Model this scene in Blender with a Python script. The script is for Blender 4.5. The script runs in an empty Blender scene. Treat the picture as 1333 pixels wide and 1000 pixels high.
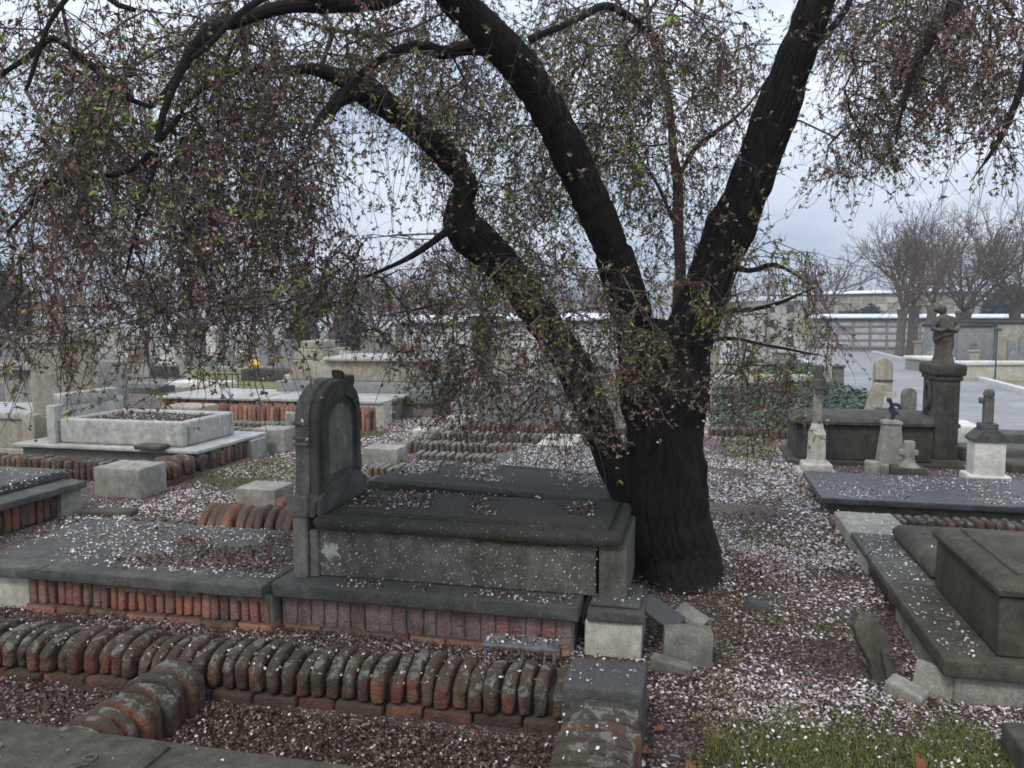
import bpy, math, random
import numpy as np
from mathutils import Vector, noise
random.seed(7); rng = np.random.default_rng(11)
scene = bpy.context.scene
COL = scene.collection
# ------------------------------------------------------------ camera model (world X,Y follow the rows of graves)
FP = 1046.0; PITCH = math.atan(90/FP); YAW = math.atan(234/FP); H = 1.7
FW = np.array((-math.sin(YAW)*math.cos(PITCH), math.cos(YAW)*math.cos(PITCH), -math.sin(PITCH)))
RT = np.array((math.cos(YAW), math.sin(YAW), 0.0))
UPV = np.array((-math.sin(YAW)*math.sin(PITCH), math.cos(YAW)*math.sin(PITCH), math.cos(PITCH)))
CAM = np.array((0, 0, H))
def ray(x, y): return FW + (x-666.5)/FP*RT + (500-y)/FP*UPV
def D(x, y, d): return CAM + d*ray(x, y)
def P(x, y, z=0.0):
    r = ray(x, y); return CAM + (z-H)/r[2]*r
def gz(X, Y): return -0.017*max(0.0, Y-12.0)
def G(x, y):
    z = 0.0
    for _ in range(60):
        p = P(x, y, z); z = 0.5*z+0.5*gz(p[0], p[1])
    p = P(x, y, z); return np.array((p[0], p[1], gz(p[0], p[1])))
def depth(p): return float(np.dot(np.array(p)-CAM, FW))
def px(p, n): return n*depth(p)/FP
def mound(X, Y):
    if Y > 11.5: return 0.0
    n = noise.noise(Vector((X*0.9, Y*0.9, 3.1)))*0.03 + noise.noise(Vector((X*4, Y*4, 7.7)))*0.008
    d = math.hypot(X-0.05, Y-5.05)
    n += 0.10*math.exp(-(d/0.75)**2)
    return n*min(1, (11.5-Y)/2)
def gnd(X, Y): return gz(X, Y)+mound(X, Y)
# ------------------------------------------------------------ objects
def tag(o, label=None, cat=None, group=None, kind=None):
    for k, v in (('label', label), ('category', cat), ('group', group), ('kind', kind)):
        if v: o[k] = v
    return o
def empty(name, loc, label, cat, group=None, rz=0.0):
    o = bpy.data.objects.new(name, None); COL.objects.link(o)
    o.location = [float(c) for c in loc]; o.rotation_euler = (0, 0, rz); o.empty_display_size = .1
    return tag(o, label, cat, group)
class MB:
    def __init__(s): s.v = []; s.f = []; s.n = 0
    def add(s, V, Fc):
        b = s.n; s.v.extend([tuple(float(c) for c in q) for q in V]); s.n += len(V)
        s.f.extend([tuple(b+i for i in q) for q in Fc])
    def build(s, name, m, parent=None, smooth=True):
        me = bpy.data.meshes.new(name); me.from_pydata(s.v, [], s.f); me.update()
        o = bpy.data.objects.new(name, me); COL.objects.link(o)
        if m: me.materials.append(m)
        if smooth and len(me.polygons): me.polygons.foreach_set('use_smooth', [True]*len(me.polygons))
        if smooth and len(me.polygons): me.set_sharp_from_angle(angle=math.radians(38))
        if parent: o.parent = parent
        return o
    def rbox(s, x0, x1, y0, y1, z0, z1, r=.01, nz=0.0, cell=.12, fn=None, seed=0.0, fr=9.0):
        def ax(a, b):
            rr = min(r, (b-a)*.45); m = max(1, min(48 if cell < .04 else 14, int((b-a-2*rr)/cell)))
            c = [a, a+rr*.3]+[a+rr+(b-a-2*rr)*i/m for i in range(m+1)]+[b-rr*.3, b]
            return c
        A = [ax(x0, x1), ax(y0, y1), ax(z0, z1)]; N = [len(q) for q in A]
        lo = [a[0]+min(r, (a[-1]-a[0])*.45) for a in A]; hi = [a[-1]-min(r, (a[-1]-a[0])*.45) for a in A]
        idx = {}; V = []; Fc = []
        def vid(i, j, k):
            t = (i, j, k)
            if t in idx: return idx[t]
            p = [A[0][i], A[1][j], A[2][k]]
            q = [min(max(p[c], lo[c]), hi[c]) for c in range(3)]
            d = [p[c]-q[c] for c in range(3)]; L = math.sqrt(sum(e*e for e in d))
            if L > 1e-9:
                rad = max(abs(e) for e in d)
                p = [q[c]+d[c]/L*rad for c in range(3)]
            if nz:
                w = Vector((p[0]*fr+seed, p[1]*fr+seed*1.7, p[2]*fr))
                nv = noise.noise_vector(w)*.7+noise.noise_vector(w*2.7)*.5
                p = [p[c]+nv[c]*nz for c in range(3)]
            if fn: p = fn(p)
            idx[t] = len(V); V.append(p); return idx[t]
        for a, b, c in ((0, 1, 2), (1, 2, 0), (2, 0, 1)):
            for side in (0, N[c]-1):
                for i in range(N[a]-1):
                    for j in range(N[b]-1):
                        q = []
                        for (u, w) in ((i, j), (i+1, j), (i+1, j+1), (i, j+1)):
                            t = [0, 0, 0]; t[a] = u; t[b] = w; t[c] = side; q.append(vid(*t))
                        Fc.append(tuple(q) if side else tuple(reversed(q)))
        s.add(V, Fc); return s
    def prism(s, prof, y0, y1, fn=None, axis='y', bev=0.0):
        # profile: list of (a,b); extruded along axis with a small bevel ring at both ends
        n = len(prof); cx = sum(p[0] for p in prof)/n; cz = sum(p[1] for p in prof)/n
        def ins(p, k): return (p[0]+(cx-p[0])*k, p[1]+(cz-p[1])*k)
        W = max(abs(p[0]-cx) for p in prof)+1e-6; k = bev/W
        rings = [([ins(p, k) for p in prof], y0), (prof, y0+bev), (prof, y1-bev), ([ins(p, k) for p in prof], y1)] if bev else [(prof, y0), (prof, y1)]
        V = []
        for pr, t in rings:
            for a, b in pr:
                q = (a, t, b) if axis == 'y' else ((t, a, b) if axis == 'x' else (a, b, t))
                V.append(fn(q) if fn else q)
        Fc = [tuple(range(n)), tuple(reversed(range((len(rings)-1)*n, len(rings)*n)))]
        for r in range(len(rings)-1):
            for i in range(n):
                j = (i+1) % n; Fc.append((r*n+i, (r+1)*n+i, (r+1)*n+j, r*n+j))
        s.add(V, Fc); return s
    def loft(s, rings, cap=True):
        n = len(rings[0]); V = [p for r in rings for p in r]; Fc = []
        for r in range(len(rings)-1):
            for i in range(n):
                j = (i+1) % n; Fc.append((r*n+i, r*n+j, (r+1)*n+j, (r+1)*n+i))
        if cap: Fc.append(tuple(reversed(range(n)))); Fc.append(tuple(range((len(rings)-1)*n, len(rings)*n)))
        s.add(V, Fc); return s
    def lathe(s, prof, cx=0, cy=0, n=20, sq=False, nz=0):
        rings = []
        for r, z in prof:
            R = []
            for i in range(n):
                a = 2*math.pi*(i+.5)/n; c, d = math.cos(a), math.sin(a)
                if sq: m = max(abs(c), abs(d)); c /= m; d /= m
                k = 1+(nz*noise.noise(Vector((c*3, d*3, z*12))) if nz else 0)
                R.append((cx+r*c*k, cy+r*d*k, z))
            rings.append(R)
        return s.loft(rings)
    def tube(s, pts, rad, n=8, nzf=None):
        pts = [Vector([float(c) for c in p]) for p in pts]; rings = []; up = None
        for i, p in enumerate(pts):
            t = (pts[min(i+1, len(pts)-1)]-pts[max(i-1, 0)]).normalized()
            if up is None:
                up = t.orthogonal().normalized()
            up = (up-t*up.dot(t)).normalized(); w = t.cross(up)
            R = []
            for k in range(n):
                a = 2*math.pi*k/n; d = up*math.cos(a)+w*math.sin(a)
                r = rad[i]*(nzf(p, d, i, k, rad[i]) if nzf else 1)
                R.append(tuple(p+d*r))
            rings.append(R)
        return s.loft(rings)
def np_mesh(name, V, Fc, m, parent=None, smooth=False):
    """V (n,3) array, Fc (m,k) index array"""
    me = bpy.data.meshes.new(name); V = np.asarray(V, dtype=np.float32); Fc = np.asarray(Fc, dtype=np.int32)
    k = Fc.shape[1]; me.vertices.add(len(V)); me.vertices.foreach_set('co', V.ravel())
    me.loops.add(Fc.size); me.loops.foreach_set('vertex_index', Fc.ravel())
    me.polygons.add(len(Fc)); me.polygons.foreach_set('loop_start', np.arange(0, Fc.size, k, dtype=np.int32))
    if smooth: me.polygons.foreach_set('use_smooth', np.ones(len(Fc), dtype=bool))
    me.update(calc_edges=True); me.materials.append(m)
    o = bpy.data.objects.new(name, me); COL.objects.link(o)
    if parent: o.parent = parent
    return o
def norm(a): return a/np.maximum(np.linalg.norm(a, axis=-1, keepdims=True), 1e-9)
def diamonds(C, A, B, La, Lb, bend=0.0):
    """leaf or petal quads: centre C, long axis A, short axis B"""
    Nn = np.cross(A, B)
    v0 = C-A*La[:, None]; v2 = C+A*La[:, None]
    v1 = C+B*Lb[:, None]+Nn*(La*bend)[:, None]; v3 = C-B*Lb[:, None]+Nn*(La*bend)[:, None]
    V = np.stack([v0, v1, v2, v3], 1).reshape(-1, 3); n = len(C)
    return V, np.arange(4*n).reshape(n, 4)
def rand_dirs(n):
    return norm(rng.normal(size=(n, 3)))
# ------------------------------------------------------------ materials
class NT:
    def __init__(s, name):
        s.m = bpy.data.materials.new(name); s.m.use_nodes = True; s.t = s.m.node_tree; s.n = s.t.nodes; s.l = s.t.links
        s.b = s.n['Principled BSDF']; s.b.inputs['Specular IOR Level'].default_value = .3
        s.pos = s.n.new('ShaderNodeNewGeometry')
    def noise(s, sc, det=5, rough=.6, vec=None, mp=None, dist=0):
        q = s.n.new('ShaderNodeTexNoise'); q.inputs['Scale'].default_value = sc; q.inputs['Detail'].default_value = det
        q.inputs['Roughness'].default_value = rough; q.inputs['Distortion'].default_value = dist
        v = s.pos.outputs['Position']
        if mp:
            mm = s.n.new('ShaderNodeMapping'); mm.inputs['Scale'].default_value = mp; s.l.new(v, mm.inputs[0]); v = mm.outputs[0]
        s.l.new(v, q.inputs['Vector']); return q.outputs['Fac']
    def vor(s, sc, feat='F1', out='Distance'):
        q = s.n.new('ShaderNodeTexVoronoi'); q.feature = feat; q.inputs['Scale'].default_value = sc
        s.l.new(s.pos.outputs['Position'], q.inputs['Vector']); return q.outputs[out]
    def ramp(s, f, stops, const=False):
        q = s.n.new('ShaderNodeValToRGB'); e = q.color_ramp.elements
        while len(e) < len(stops): e.new(.5)
        if const: q.color_ramp.interpolation = 'CONSTANT'
        for i, (p, c) in enumerate(stops):
            e[i].position = p; e[i].color = (c, c, c, 1) if isinstance(c, (int, float)) else (*c, 1)
        s.l.new(f, q.inputs[0]); return q.outputs[0]
    def mix(s, f, a, b, mode='MIX'):
        q = s.n.new('ShaderNodeMix'); q.data_type = 'RGBA'; q.blend_type = mode
        for i, x in ((0, f), (6, a), (7, b)):
            if isinstance(x, (int, float)): q.inputs[i].default_value = x if i == 0 else (x, x, x, 1)
            elif isinstance(x, tuple): q.inputs[i].default_value = (*x, 1)
            else: s.l.new(x, q.inputs[i])
        return q.outputs[2]
    def math(s, op, a, b=0.0):
        q = s.n.new('ShaderNodeMath'); q.operation = op
        for i, x in ((0, a), (1, b)):
            if isinstance(x, (int, float)): q.inputs[i].default_value = x
            else: s.l.new(x, q.inputs[i])
        return q.outputs[0]
    def upf(s, lo=.35, hi=.85):
        q = s.n.new('ShaderNodeSeparateXYZ'); s.l.new(s.pos.outputs['Normal'], q.inputs[0])
        return s.ramp(q.outputs[2], [(lo, 0.0), (hi, 1.0)])
    def isl(s): return s.pos.outputs['Random Per Island']
    def out(s, col, rough=.9, bump=None, bs=.3, bd=.01):
        if isinstance(col, tuple): s.b.inputs['Base Color'].default_value = (*col, 1)
        else: s.l.new(col, s.b.inputs['Base Color'])
        if isinstance(rough, (int, float)): s.b.inputs['Roughness'].default_value = rough
        else: s.l.new(rough, s.b.inputs['Roughness'])
        if bump is not None:
            q = s.n.new('ShaderNodeBump'); q.inputs['Strength'].default_value = bs; q.inputs['Distance'].default_value = bd
            s.l.new(bump, q.inputs['Height']); s.l.new(q.outputs[0], s.b.inputs['Normal'])
        return s.m
def stone(name, c1, c2, lichen=(.42, .44, .40), lam=.62, moss=0.0, specks=.0, streak=.5, top=None, rough=.9, bump=.5, sc=1.0, bd=.006, stain=None, grain=1.0):
    c1 = (c1[0]*1.03, c1[1], c1[2]*.88); c2 = (c2[0]*1.03, c2[1], c2[2]*.88)
    t = NT(name)
    c = t.mix(t.ramp(t.noise(2.6*sc, 9, .7, dist=.3), [(.32, 0.0), (.68, 1.0)]), c1, c2)
    c = t.mix(t.ramp(t.noise(13*sc, 7, .7), [(.38, .55), (.62, 0.0)]), c, tuple(x*.55 for x in c1))
    if streak:
        c = t.mix(t.ramp(t.noise(1.0, 6, .6, mp=(13, 13, 1.4)), [(.45, 0.0), (.72, streak*.8)]), c, tuple(x*.45 for x in c1))
    if stain:
        vm = t.n.new('ShaderNodeVectorMath'); vm.operation = 'DISTANCE'; t.l.new(t.pos.outputs['Position'], vm.inputs[0]); vm.inputs[1].default_value = stain
        dd = t.math('ADD', vm.outputs['Value'], t.math('MULTIPLY', t.math('SUBTRACT', t.noise(16, 5, .7, dist=1), .5), .45))
        c = t.mix(t.ramp(dd, [(.03, .9), (.06, 0.0)]), c, (.46, .45, .41))
    if top: c = t.mix(t.math('MULTIPLY', t.upf(), t.ramp(t.noise(6, 6, .7), [(.3, .5), (.6, 1.0)])), c, top)
    g = t.ramp(t.noise(110*sc, 4, .75), [(.3, .55), (.5, 1.0), (.7, 1.55)])
    c = t.mix(min(1.0, .85*grain), c, t.mix(1.0, c, g, 'MULTIPLY'))
    if lam < 1:
        c = t.mix(t.ramp(t.noise(9*sc, 8, .75, dist=.6), [(lam, 0.0), (lam+.05, .8)]), c, lichen)
        c = t.mix(t.ramp(t.noise(42*sc, 4, .6), [(lam+.02, 0.0), (lam+.05, .7)]), c, lichen)
    if specks: c = t.mix(t.ramp(t.vor(42), [(specks*.6, .9), (specks, 0.0)]), c, (.5, .48, .44))
    if moss: c = t.mix(t.ramp(t.noise(4.5, 7, .7), [(1-moss, 0.0), (1.04-moss, .9)]), c, (.05, .075, .015))
    h = t.math('ADD', t.math('ADD', t.noise(35*sc, 8, .8), t.math('MULTIPLY', t.noise(7, 3), .8)), t.math('MULTIPLY', t.ramp(t.vor(55*sc), [(0, 0.0), (.18, 1.0)]), .25))
    return t.out(c, rough, h, bump*1.35, bd)
def brick(name, reds, dirt=(.05, .047, .035), up=.9, lichen=.6, wash=.0, side=.45):
    t = NT(name)
    c = t.ramp(t.isl(), reds)
    c = t.mix(.6, c, t.ramp(t.noise(40, 6, .7), [(.25, .3), (.75, .68)]), 'OVERLAY')
    if wash: c = t.mix(t.ramp(t.noise(9, 6, .7, mp=(1, 1, .35)), [(.38, 0.0), (.62, wash)]), c, (.33, .28, .25))
    c = t.mix(t.ramp(t.noise(6, 6, .7), [(side, 0.0), (side+.18, .85)]), c, dirt)
    c = t.mix(t.math('MULTIPLY', t.math('MULTIPLY', t.upf(.2, .75), up), t.ramp(t.noise(12, 5, .7), [(.25, .6), (.5, 1.0)])), c, t.mix(t.noise(9, 3), (.055, .05, .035), (.10, .085, .06)))
    if lichen < 1:
        lf = t.math('MULTIPLY', t.ramp(t.noise(13, 8, .72, dist=.5), [(lichen+.02, 0.0), (lichen+.06, .85)]), t.ramp(t.upf(-.4, .7), [(0, .25), (1, 1.0)]))
        c = t.mix(lf, c, t.mix(t.noise(70, 3), (.12, .125, .10), (.32, .32, .28)))
    return t.out(c, .95, t.math('ADD', t.noise(38, 9, .8), t.math('MULTIPLY', t.vor(70), .5)), 1.0, .014)
RED = [(0, (.09, .04, .03)), (.2, (.20, .075, .05)), (.45, (.30, .10, .06)), (.6, (.16, .07, .055)), (.8, (.38, .15, .08)), (1, (.12, .075, .06))]
DULL = [(0, (.07, .045, .035)), (.3, (.14, .075, .055)), (.55, (.10, .07, .05)), (.8, (.24, .10, .06)), (1, (.08, .06, .045))]
PINK = [(0, (.18, .085, .075)), (.3, (.26, .12, .10)), (.55, (.22, .12, .105)), (.8, (.31, .14, .12)), (1, (.17, .10, .085))]
M = {}
M['tomb'] = stone('sooty_stone', (.07, .07, .062), (.21, .21, .195), lam=.68, stain=(-1.93, 4.0, .40), specks=.10, streak=.6, top=(.045, .045, .04), moss=.0)
M['tomb_lid'] = stone('black_weathered_stone', (.035, .036, .032), (.085, .085, .078), lam=.76, specks=.12, streak=.3, top=(.035, .035, .03), moss=.0)
M['headstone'] = stone('grey_weathered_stone', (.11, .11, .105), (.25, .25, .24), lam=.78, specks=.0, streak=.7)
M['headface'] = stone('stained_headstone_face', (.08, .082, .08), (.17, .172, .168), lam=.70, lichen=(.19, .2, .19), streak=.7)
M['facepanel'] = stone('pale_stained_panel', (.18, .183, .178), (.40, .40, .39), lam=.60, lichen=(.07, .075, .075), streak=.8)
M['ledge'] = stone('dark_ledge_stone', (.055, .058, .058), (.125, .128, .125), lam=.72, specks=.09, streak=.2, top=(.07, .07, .066))
M['slab'] = stone('dark_slate_slab', (.06, .062, .062), (.135, .138, .135), lam=.7, specks=.08, streak=.2)
M['slab_wet'] = stone('damp_dark_slab', (.045, .048, .052), (.10, .105, .115), lam=.8, specks=.1, streak=.2, rough=.45)
M['olive'] = stone('algae_stained_stone', (.058, .055, .045), (.125, .118, .096), lam=.73, lichen=(.2, .2, .13), specks=.05, streak=.7)
M['concrete'] = stone('grey_concrete', (.22, .22, .205), (.40, .40, .38), lam=.7, lichen=(.14, .14, .11), streak=.5, bump=.4)
M['greyblock'] = stone('grey_block_stone', (.13, .13, .115), (.27, .27, .25), lam=.66, lichen=(.12, .13, .07), streak=.6)
M['pale'] = stone('pale_block_stone', (.42, .41, .38), (.62, .61, .57), lam=.68, lichen=(.2, .2, .17), streak=.35, bump=.3)
M['marble'] = stone('stained_white_marble', (.33, .33, .33), (.56, .57, .58), lam=.86, lichen=(.3, .29, .28), streak=.5, bump=.12, rough=.6, grain=.3)
M['beige'] = stone('beige_limestone', (.30, .275, .235), (.47, .44, .39), lam=.74, lichen=(.2, .18, .15), streak=.6, bump=.2)
M['granite'] = stone('blue_grey_granite', (.19, .205, .22), (.29, .31, .33), lam=.85, streak=.15, bump=.1, rough=.55)
M['darkgran'] = stone('dark_granite', (.04, .043, .048), (.09, .095, .10), lam=.88, streak=.1, bump=.05, rough=.35)
M['whitestone'] = stone('white_stone', (.6, .6, .6), (.8, .8, .8), lam=.84, lichen=(.4, .4, .38), streak=.25, bump=.1, grain=.4)
M['statue'] = stone('blackened_statue_stone', (.04, .04, .037), (.22, .20, .17), lam=.66, lichen=(.36, .33, .27), streak=.3, sc=1.6)
M['ped'] = stone('sooty_column_stone', (.035, .034, .031), (.115, .11, .10), lam=.7, streak=.7)
M['brick_curb'] = brick('mossy_curb_brick', [(p, tuple(x*.8 for x in c)) for p, c in RED], dirt=(.045, .047, .028), lichen=.50, side=.40)
M['brick_base'] = brick('dirty_base_brick', RED, dirt=(.06, .045, .035), lichen=.9, side=.30, up=.5)
M['brick_dull'] = brick('dull_curb_brick', DULL, lichen=.50, side=.5)
M['brick_pale'] = brick('lichen_curb_brick', DULL, lichen=.36, side=.5)
RED2 = [(p, tuple(min(.6, x*1.45) for x in c)) for p, c in RED]
M['brick_red'] = brick('red_plinth_brick', RED2, lichen=.75, wash=.45, side=.60, up=.8)
M['brick_pink'] = brick('washed_plinth_brick', PINK, lichen=.85, wash=.75, side=.56)
t = NT('mortar'); M['mortar'] = t.out(t.mix(t.noise(20, 6), (.10, .09, .075), (.28, .255, .22)), .95, t.noise(60, 6), .8, .01)
t = NT('dirt_core'); M['dirt'] = t.out(t.mix(t.noise(20, 6), (.025, .02, .015), (.07, .055, .04)), .95, t.noise(40, 6), 1, .02)
def simple(name, a, b, sc=8, rough=.85, bump=.0, bd=.004):
    t = NT(name); return t.out(t.mix(t.ramp(t.noise(sc, 6, .65), [(.3, 0.0), (.7, 1.0)]), a, b), rough, t.noise(sc*5, 5) if bump else None, bump, bd)
M['niche'] = simple('niche_plate_marble', (.33, .35, .37), (.6, .61, .62), 2.5)
M['nicheframe'] = simple('pinkish_niche_frame', (.24, .19, .18), (.36, .30, .28), 3)
M['roof'] = simple('pale_roof_render', (.62, .66, .70), (.82, .84, .86), 1.5)
M['render'] = simple('beige_render', (.40, .36, .30), (.56, .52, .45), 1.5)
M['wallwhite'] = simple('white_render', (.55, .56, .58), (.74, .75, .77), 2)
M['kerb'] = simple('kerb_stone', (.45, .45, .43), (.68, .68, .66), 4)
M['iron'] = simple('rusty_iron', (.06, .03, .02), (.16, .07, .04), 20, .8)
M['ironblack'] = simple('black_iron', (.02, .02, .02), (.05, .05, .05), 20, .6)
M['green_metal'] = simple('green_painted_metal', (.02, .08, .06), (.04, .12, .09), 20, .5)
M['yellow'] = simple('yellow_plastic', (.70, .42, .02), (.85, .55, .04), 6, .45)
M['yelflower'] = simple('orange_flower', (.5, .26, .05), (.75, .45, .12), 30, .8)
M['tin'] = simple('dull_sheet_metal', (.06, .065, .065), (.2, .21, .21), 14, .6)
t = NT('black_bark')
r_ = t.noise(1, 9, .75, mp=(22, 22, 5.0), dist=1.2)
M['bark'] = t.out(t.mix(t.ramp(r_, [(.3, 0.0), (.7, 1.0)]), (.006, .0055, .005), (.052, .043, .036)), .95, t.math('ADD', r_, t.noise(45, 6, .8)), 1.0, .03)
M['shoot'] = simple('young_bark', (.05, .033, .028), (.12, .08, .065), 20, .85, .5)
t = NT('twig_bark'); M['twig'] = t.out(t.ramp(t.isl(), [(0, (.035, .026, .026)), (.6, (.085, .062, .058)), (1, (.17, .14, .125))]), .85)
t = NT('young_leaf'); M['leaf'] = t.out(t.ramp(t.isl(), [(0, (.08, .12, .02)), (.5, (.17, .26, .045)), (1, (.28, .38, .08))]), .6)
t = NT('bud_husk'); M['husk'] = t.out(t.ramp(t.isl(), [(0, (.09, .05, .035)), (.35, (.20, .115, .08)), (.6, (.29, .17, .13)), (.75, (.17, .16, .07)), (.93, (.36, .25, .20)), (.985, (.7, .6, .6)), (1, (.75, .67, .66))]), .8)
t = NT('petal'); M['petal'] = t.out(t.ramp(t.isl(), [(0, (.24, .15, .10)), (.2, (.38, .27, .20)), (.4, (.50, .42, .40)), (.75, (.65, .60, .60)), (1, (.80, .77, .78))]), .8)
t = NT('old_petal'); M['litter'] = t.out(t.ramp(t.isl(), [(0, (.028, .016, .013)), (.35, (.068, .038, .028)), (.6, (.11, .062, .045)), (.85, (.20, .125, .085)), (1, (.34, .23, .16))]), .9)
t = NT('dry_leaf'); M['dryleaf'] = t.out(t.ramp(t.isl(), [(0, (.16, .05, .025)), (1, (.28, .10, .05))]), .85)
t = NT('grass_blade'); M['grass'] = t.out(t.ramp(t.isl(), [(0, (.06, .07, .02)), (.5, (.12, .15, .035)), (.85, (.20, .20, .07)), (1, (.27, .22, .11))]), .8)
t = NT('ivy_leaf'); M['ivy'] = t.out(t.ramp(t.isl(), [(0, (.012, .03, .016)), (.6, (.028, .062, .024)), (1, (.08, .12, .05))]), .5)
t = NT('dark_needles'); M['needle'] = t.out(t.ramp(t.isl(), [(0, (.012, .02, .012)), (1, (.045, .065, .032))]), .8)
M['fartrunk'] = simple('grey_plane_bark', (.07, .055, .045), (.19, .155, .13), 6, .9, .5)
M['fartwig'] = simple('brown_bare_twigs', (.085, .058, .042), (.17, .125, .095), 2, .9)
# ground: dark earth, pale petal carpet, grass
t = NT('cemetery_earth')
e = t.mix(t.ramp(t.noise(3, 8, .7), [(.3, 0.0), (.7, 1.0)]), (.018, .014, .013), (.058, .045, .040))
e = t.mix(t.ramp(t.noise(1.1, 8, .7, dist=.5), [(.52, 0.0), (.66, .75)]), e, t.mix(t.noise(60, 3), (.05, .06, .02), (.13, .14, .05)))
e = t.mix(t.ramp(t.noise(120, 3, .6), [(.48, 0.0), (.56, .8)]), e, (.16, .09, .075))
pet = t.ramp(t.vor(48), [(.28, 1.0), (.38, 0.0)])
e = t.mix(t.math('MULTIPLY', pet, t.ramp(t.noise(2.3, 5), [(.34, .1), (.6, .85)])), e, t.mix(t.vor(48, out='Color'), (.36, .29, .28), (.62, .56, .57)))
sx = t.n.new('ShaderNodeSeparateXYZ'); t.l.new(t.pos.outputs['Position'], sx.inputs[0])
far = t.ramp(t.math('MULTIPLY', sx.outputs[1], .01), [(.14, 0.0), (.19, 1.0)])
fg = t.mix(t.ramp(t.noise(.5, 8, .7), [(.35, 0.0), (.65, 1.0)]), (.20, .185, .165), t.mix(t.noise(1.3, 5), (.09, .10, .04), (.17, .145, .10)))
M['ground'] = t.out(t.mix(far, e, fg), .95, t.noise(50, 6, .8), .8, .02)
t = NT('worn_asphalt')
M['road'] = t.out(t.mix(t.ramp(t.noise(.45, 9, .75, dist=.6), [(.35, 0.0), (.65, 1.0)]), (.20, .198, .196), (.33, .322, .31)), .85, t.noise(40, 4), .2, .01)
# ------------------------------------------------------------ setting
xs = np.unique(np.concatenate([np.linspace(-400, -12, 18), np.linspace(-12, 8, 150), np.linspace(8, 400, 18)]))
ys = np.unique(np.concatenate([np.linspace(-60, 1, 8), np.linspace(1, 12, 90), np.array([12, 14, 18, 30, 60, 120, 250, 500, 900])]))
V = [(x, y, gz(x, y)+(mound(x, y) if (-12 < x < 8 and 1 < y < 11.5) else 0)) for y in ys for x in xs]
nx = len(xs); Fq = [(j*nx+i, j*nx+i+1, (j+1)*nx+i+1, (j+1)*nx+i) for j in range(len(ys)-1) for i in range(nx-1)]
tag(np_mesh('ground', V, Fq, M['ground'], smooth=True), kind='structure')
# road
def flat_poly(name, pix, m, dz, kind='structure'):
    import bmesh
    bm = bmesh.new(); vs = []
    for q in pix:
        p = G(*q); vs.append(bm.verts.new((p[0], p[1], 0)))
    bm.faces.new(vs); bmesh.ops.triangulate(bm, faces=bm.faces[:])
    bmesh.ops.bisect_plane(bm, geom=bm.verts[:]+bm.edges[:]+bm.faces[:], plane_co=(0, 12, 0), plane_no=(0, 1, 0))
    for v in bm.verts: v.co.z = gz(v.co.x, v.co.y)+dz
    bmesh.ops.recalc_face_normals(bm, faces=bm.faces[:])
    if bm.faces[:] and sum(f.normal.z for f in bm.faces) < 0: bmesh.ops.reverse_faces(bm, faces=bm.faces[:])
    me = bpy.data.meshes.new(name); bm.to_mesh(me); bm.free(); me.materials.append(m)
    o = bpy.data.objects.new(name, me); COL.objects.link(o); return tag(o, kind=kind)
flat_poly('road', [(700, 449), (1000, 447), (1055, 457), (1150, 459.5), (1240, 482), (1333, 508), (1420, 532), (1480, 585), (1333, 578), (1180, 558), (1110, 520), (1075, 497), (1042, 470), (960, 466), (700, 462)], M['road'], .008)
def kerb(pts, w=.16, h=.14, name='kerb'):
    mb = MB(); P3 = [G(*q) for q in pts]
    for a, b in zip(P3, P3[1:]):
        L = np.linalg.norm(b-a); n = max(1, int(L/1.0)); d = (b-a)/L; s = np.array((-d[1], d[0], 0))
        for i in range(n):
            p = a+d*(L*i/n+.01); q = a+d*(L*(i+1)/n-.01)
            c = [p-s*w/2, q-s*w/2, q+s*w/2, p+s*w/2]
            V = [(k[0], k[1], gz(k[0], k[1])-.05) for k in c]+[(k[0], k[1], gz(k[0], k[1])+h) for k in c]
            mb.add(V, [(0, 1, 2, 3)[::-1], (4, 5, 6, 7), (0, 1, 5, 4), (1, 2, 6, 5), (2, 3, 7, 6), (3, 0, 4, 7)])
    o = mb.build(name, M['kerb'], smooth=False); return tag(o, kind='structure')
kerb([(1136, 459), (1180, 470), (1240, 486), (1333, 512), (1400, 531)], w=.2, h=.12)
kerb([(1042, 470), (1062, 482), (1080, 497)], w=.2, h=.14)
kerb([(1058, 456), (1092, 457)], w=.2, h=.12)
# ------------------------------------------------------------ brick helpers (local frame: runs along +x, y is across)
def brick_row(mb, x0, x1, yc, w, z0, z1, pitch=.062, rnd=.022, jit=.006, shoulder=.05, axis='x', det=.07, seed=0, gap=.010, lean=.0):
    n = max(1, int((x1-x0)/pitch)); pt = (x1-x0)/n
    for i in range(n):
        c = x0+(i+.5)*pt; th = pt*random.uniform(.84, 1.0)-gap; dy = random.gauss(0, jit); dz = random.gauss(0, jit*.7); sh = random.gauss(0, .03)+lean
        ww = w*random.uniform(.95, 1.03); rot = random.gauss(0, .035)
        if random.random() < .06: dz -= .012
        def fn(p, c=c, dy=dy, dz=dz, sh=sh, rot=rot, ww=ww):
            x, y, z = p; t = (y-yc)/(ww/2); hgt = (z-z0)/(z1-z0)
            z = z-shoulder*(abs(t)**3.2)*max(0, hgt)
            x = x+(z-z0)*sh+(y-yc)*rot
            y = y+dy; z = z+dz*hgt
            return (x, y, z) if axis == 'x' else (y, x, z)
        mb.rbox(c-th/2, c+th/2, yc-ww/2, yc+ww/2, z0, z1, r=rnd, nz=.0085, cell=det, fn=fn, seed=i*3.7+seed, fr=14)
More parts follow.
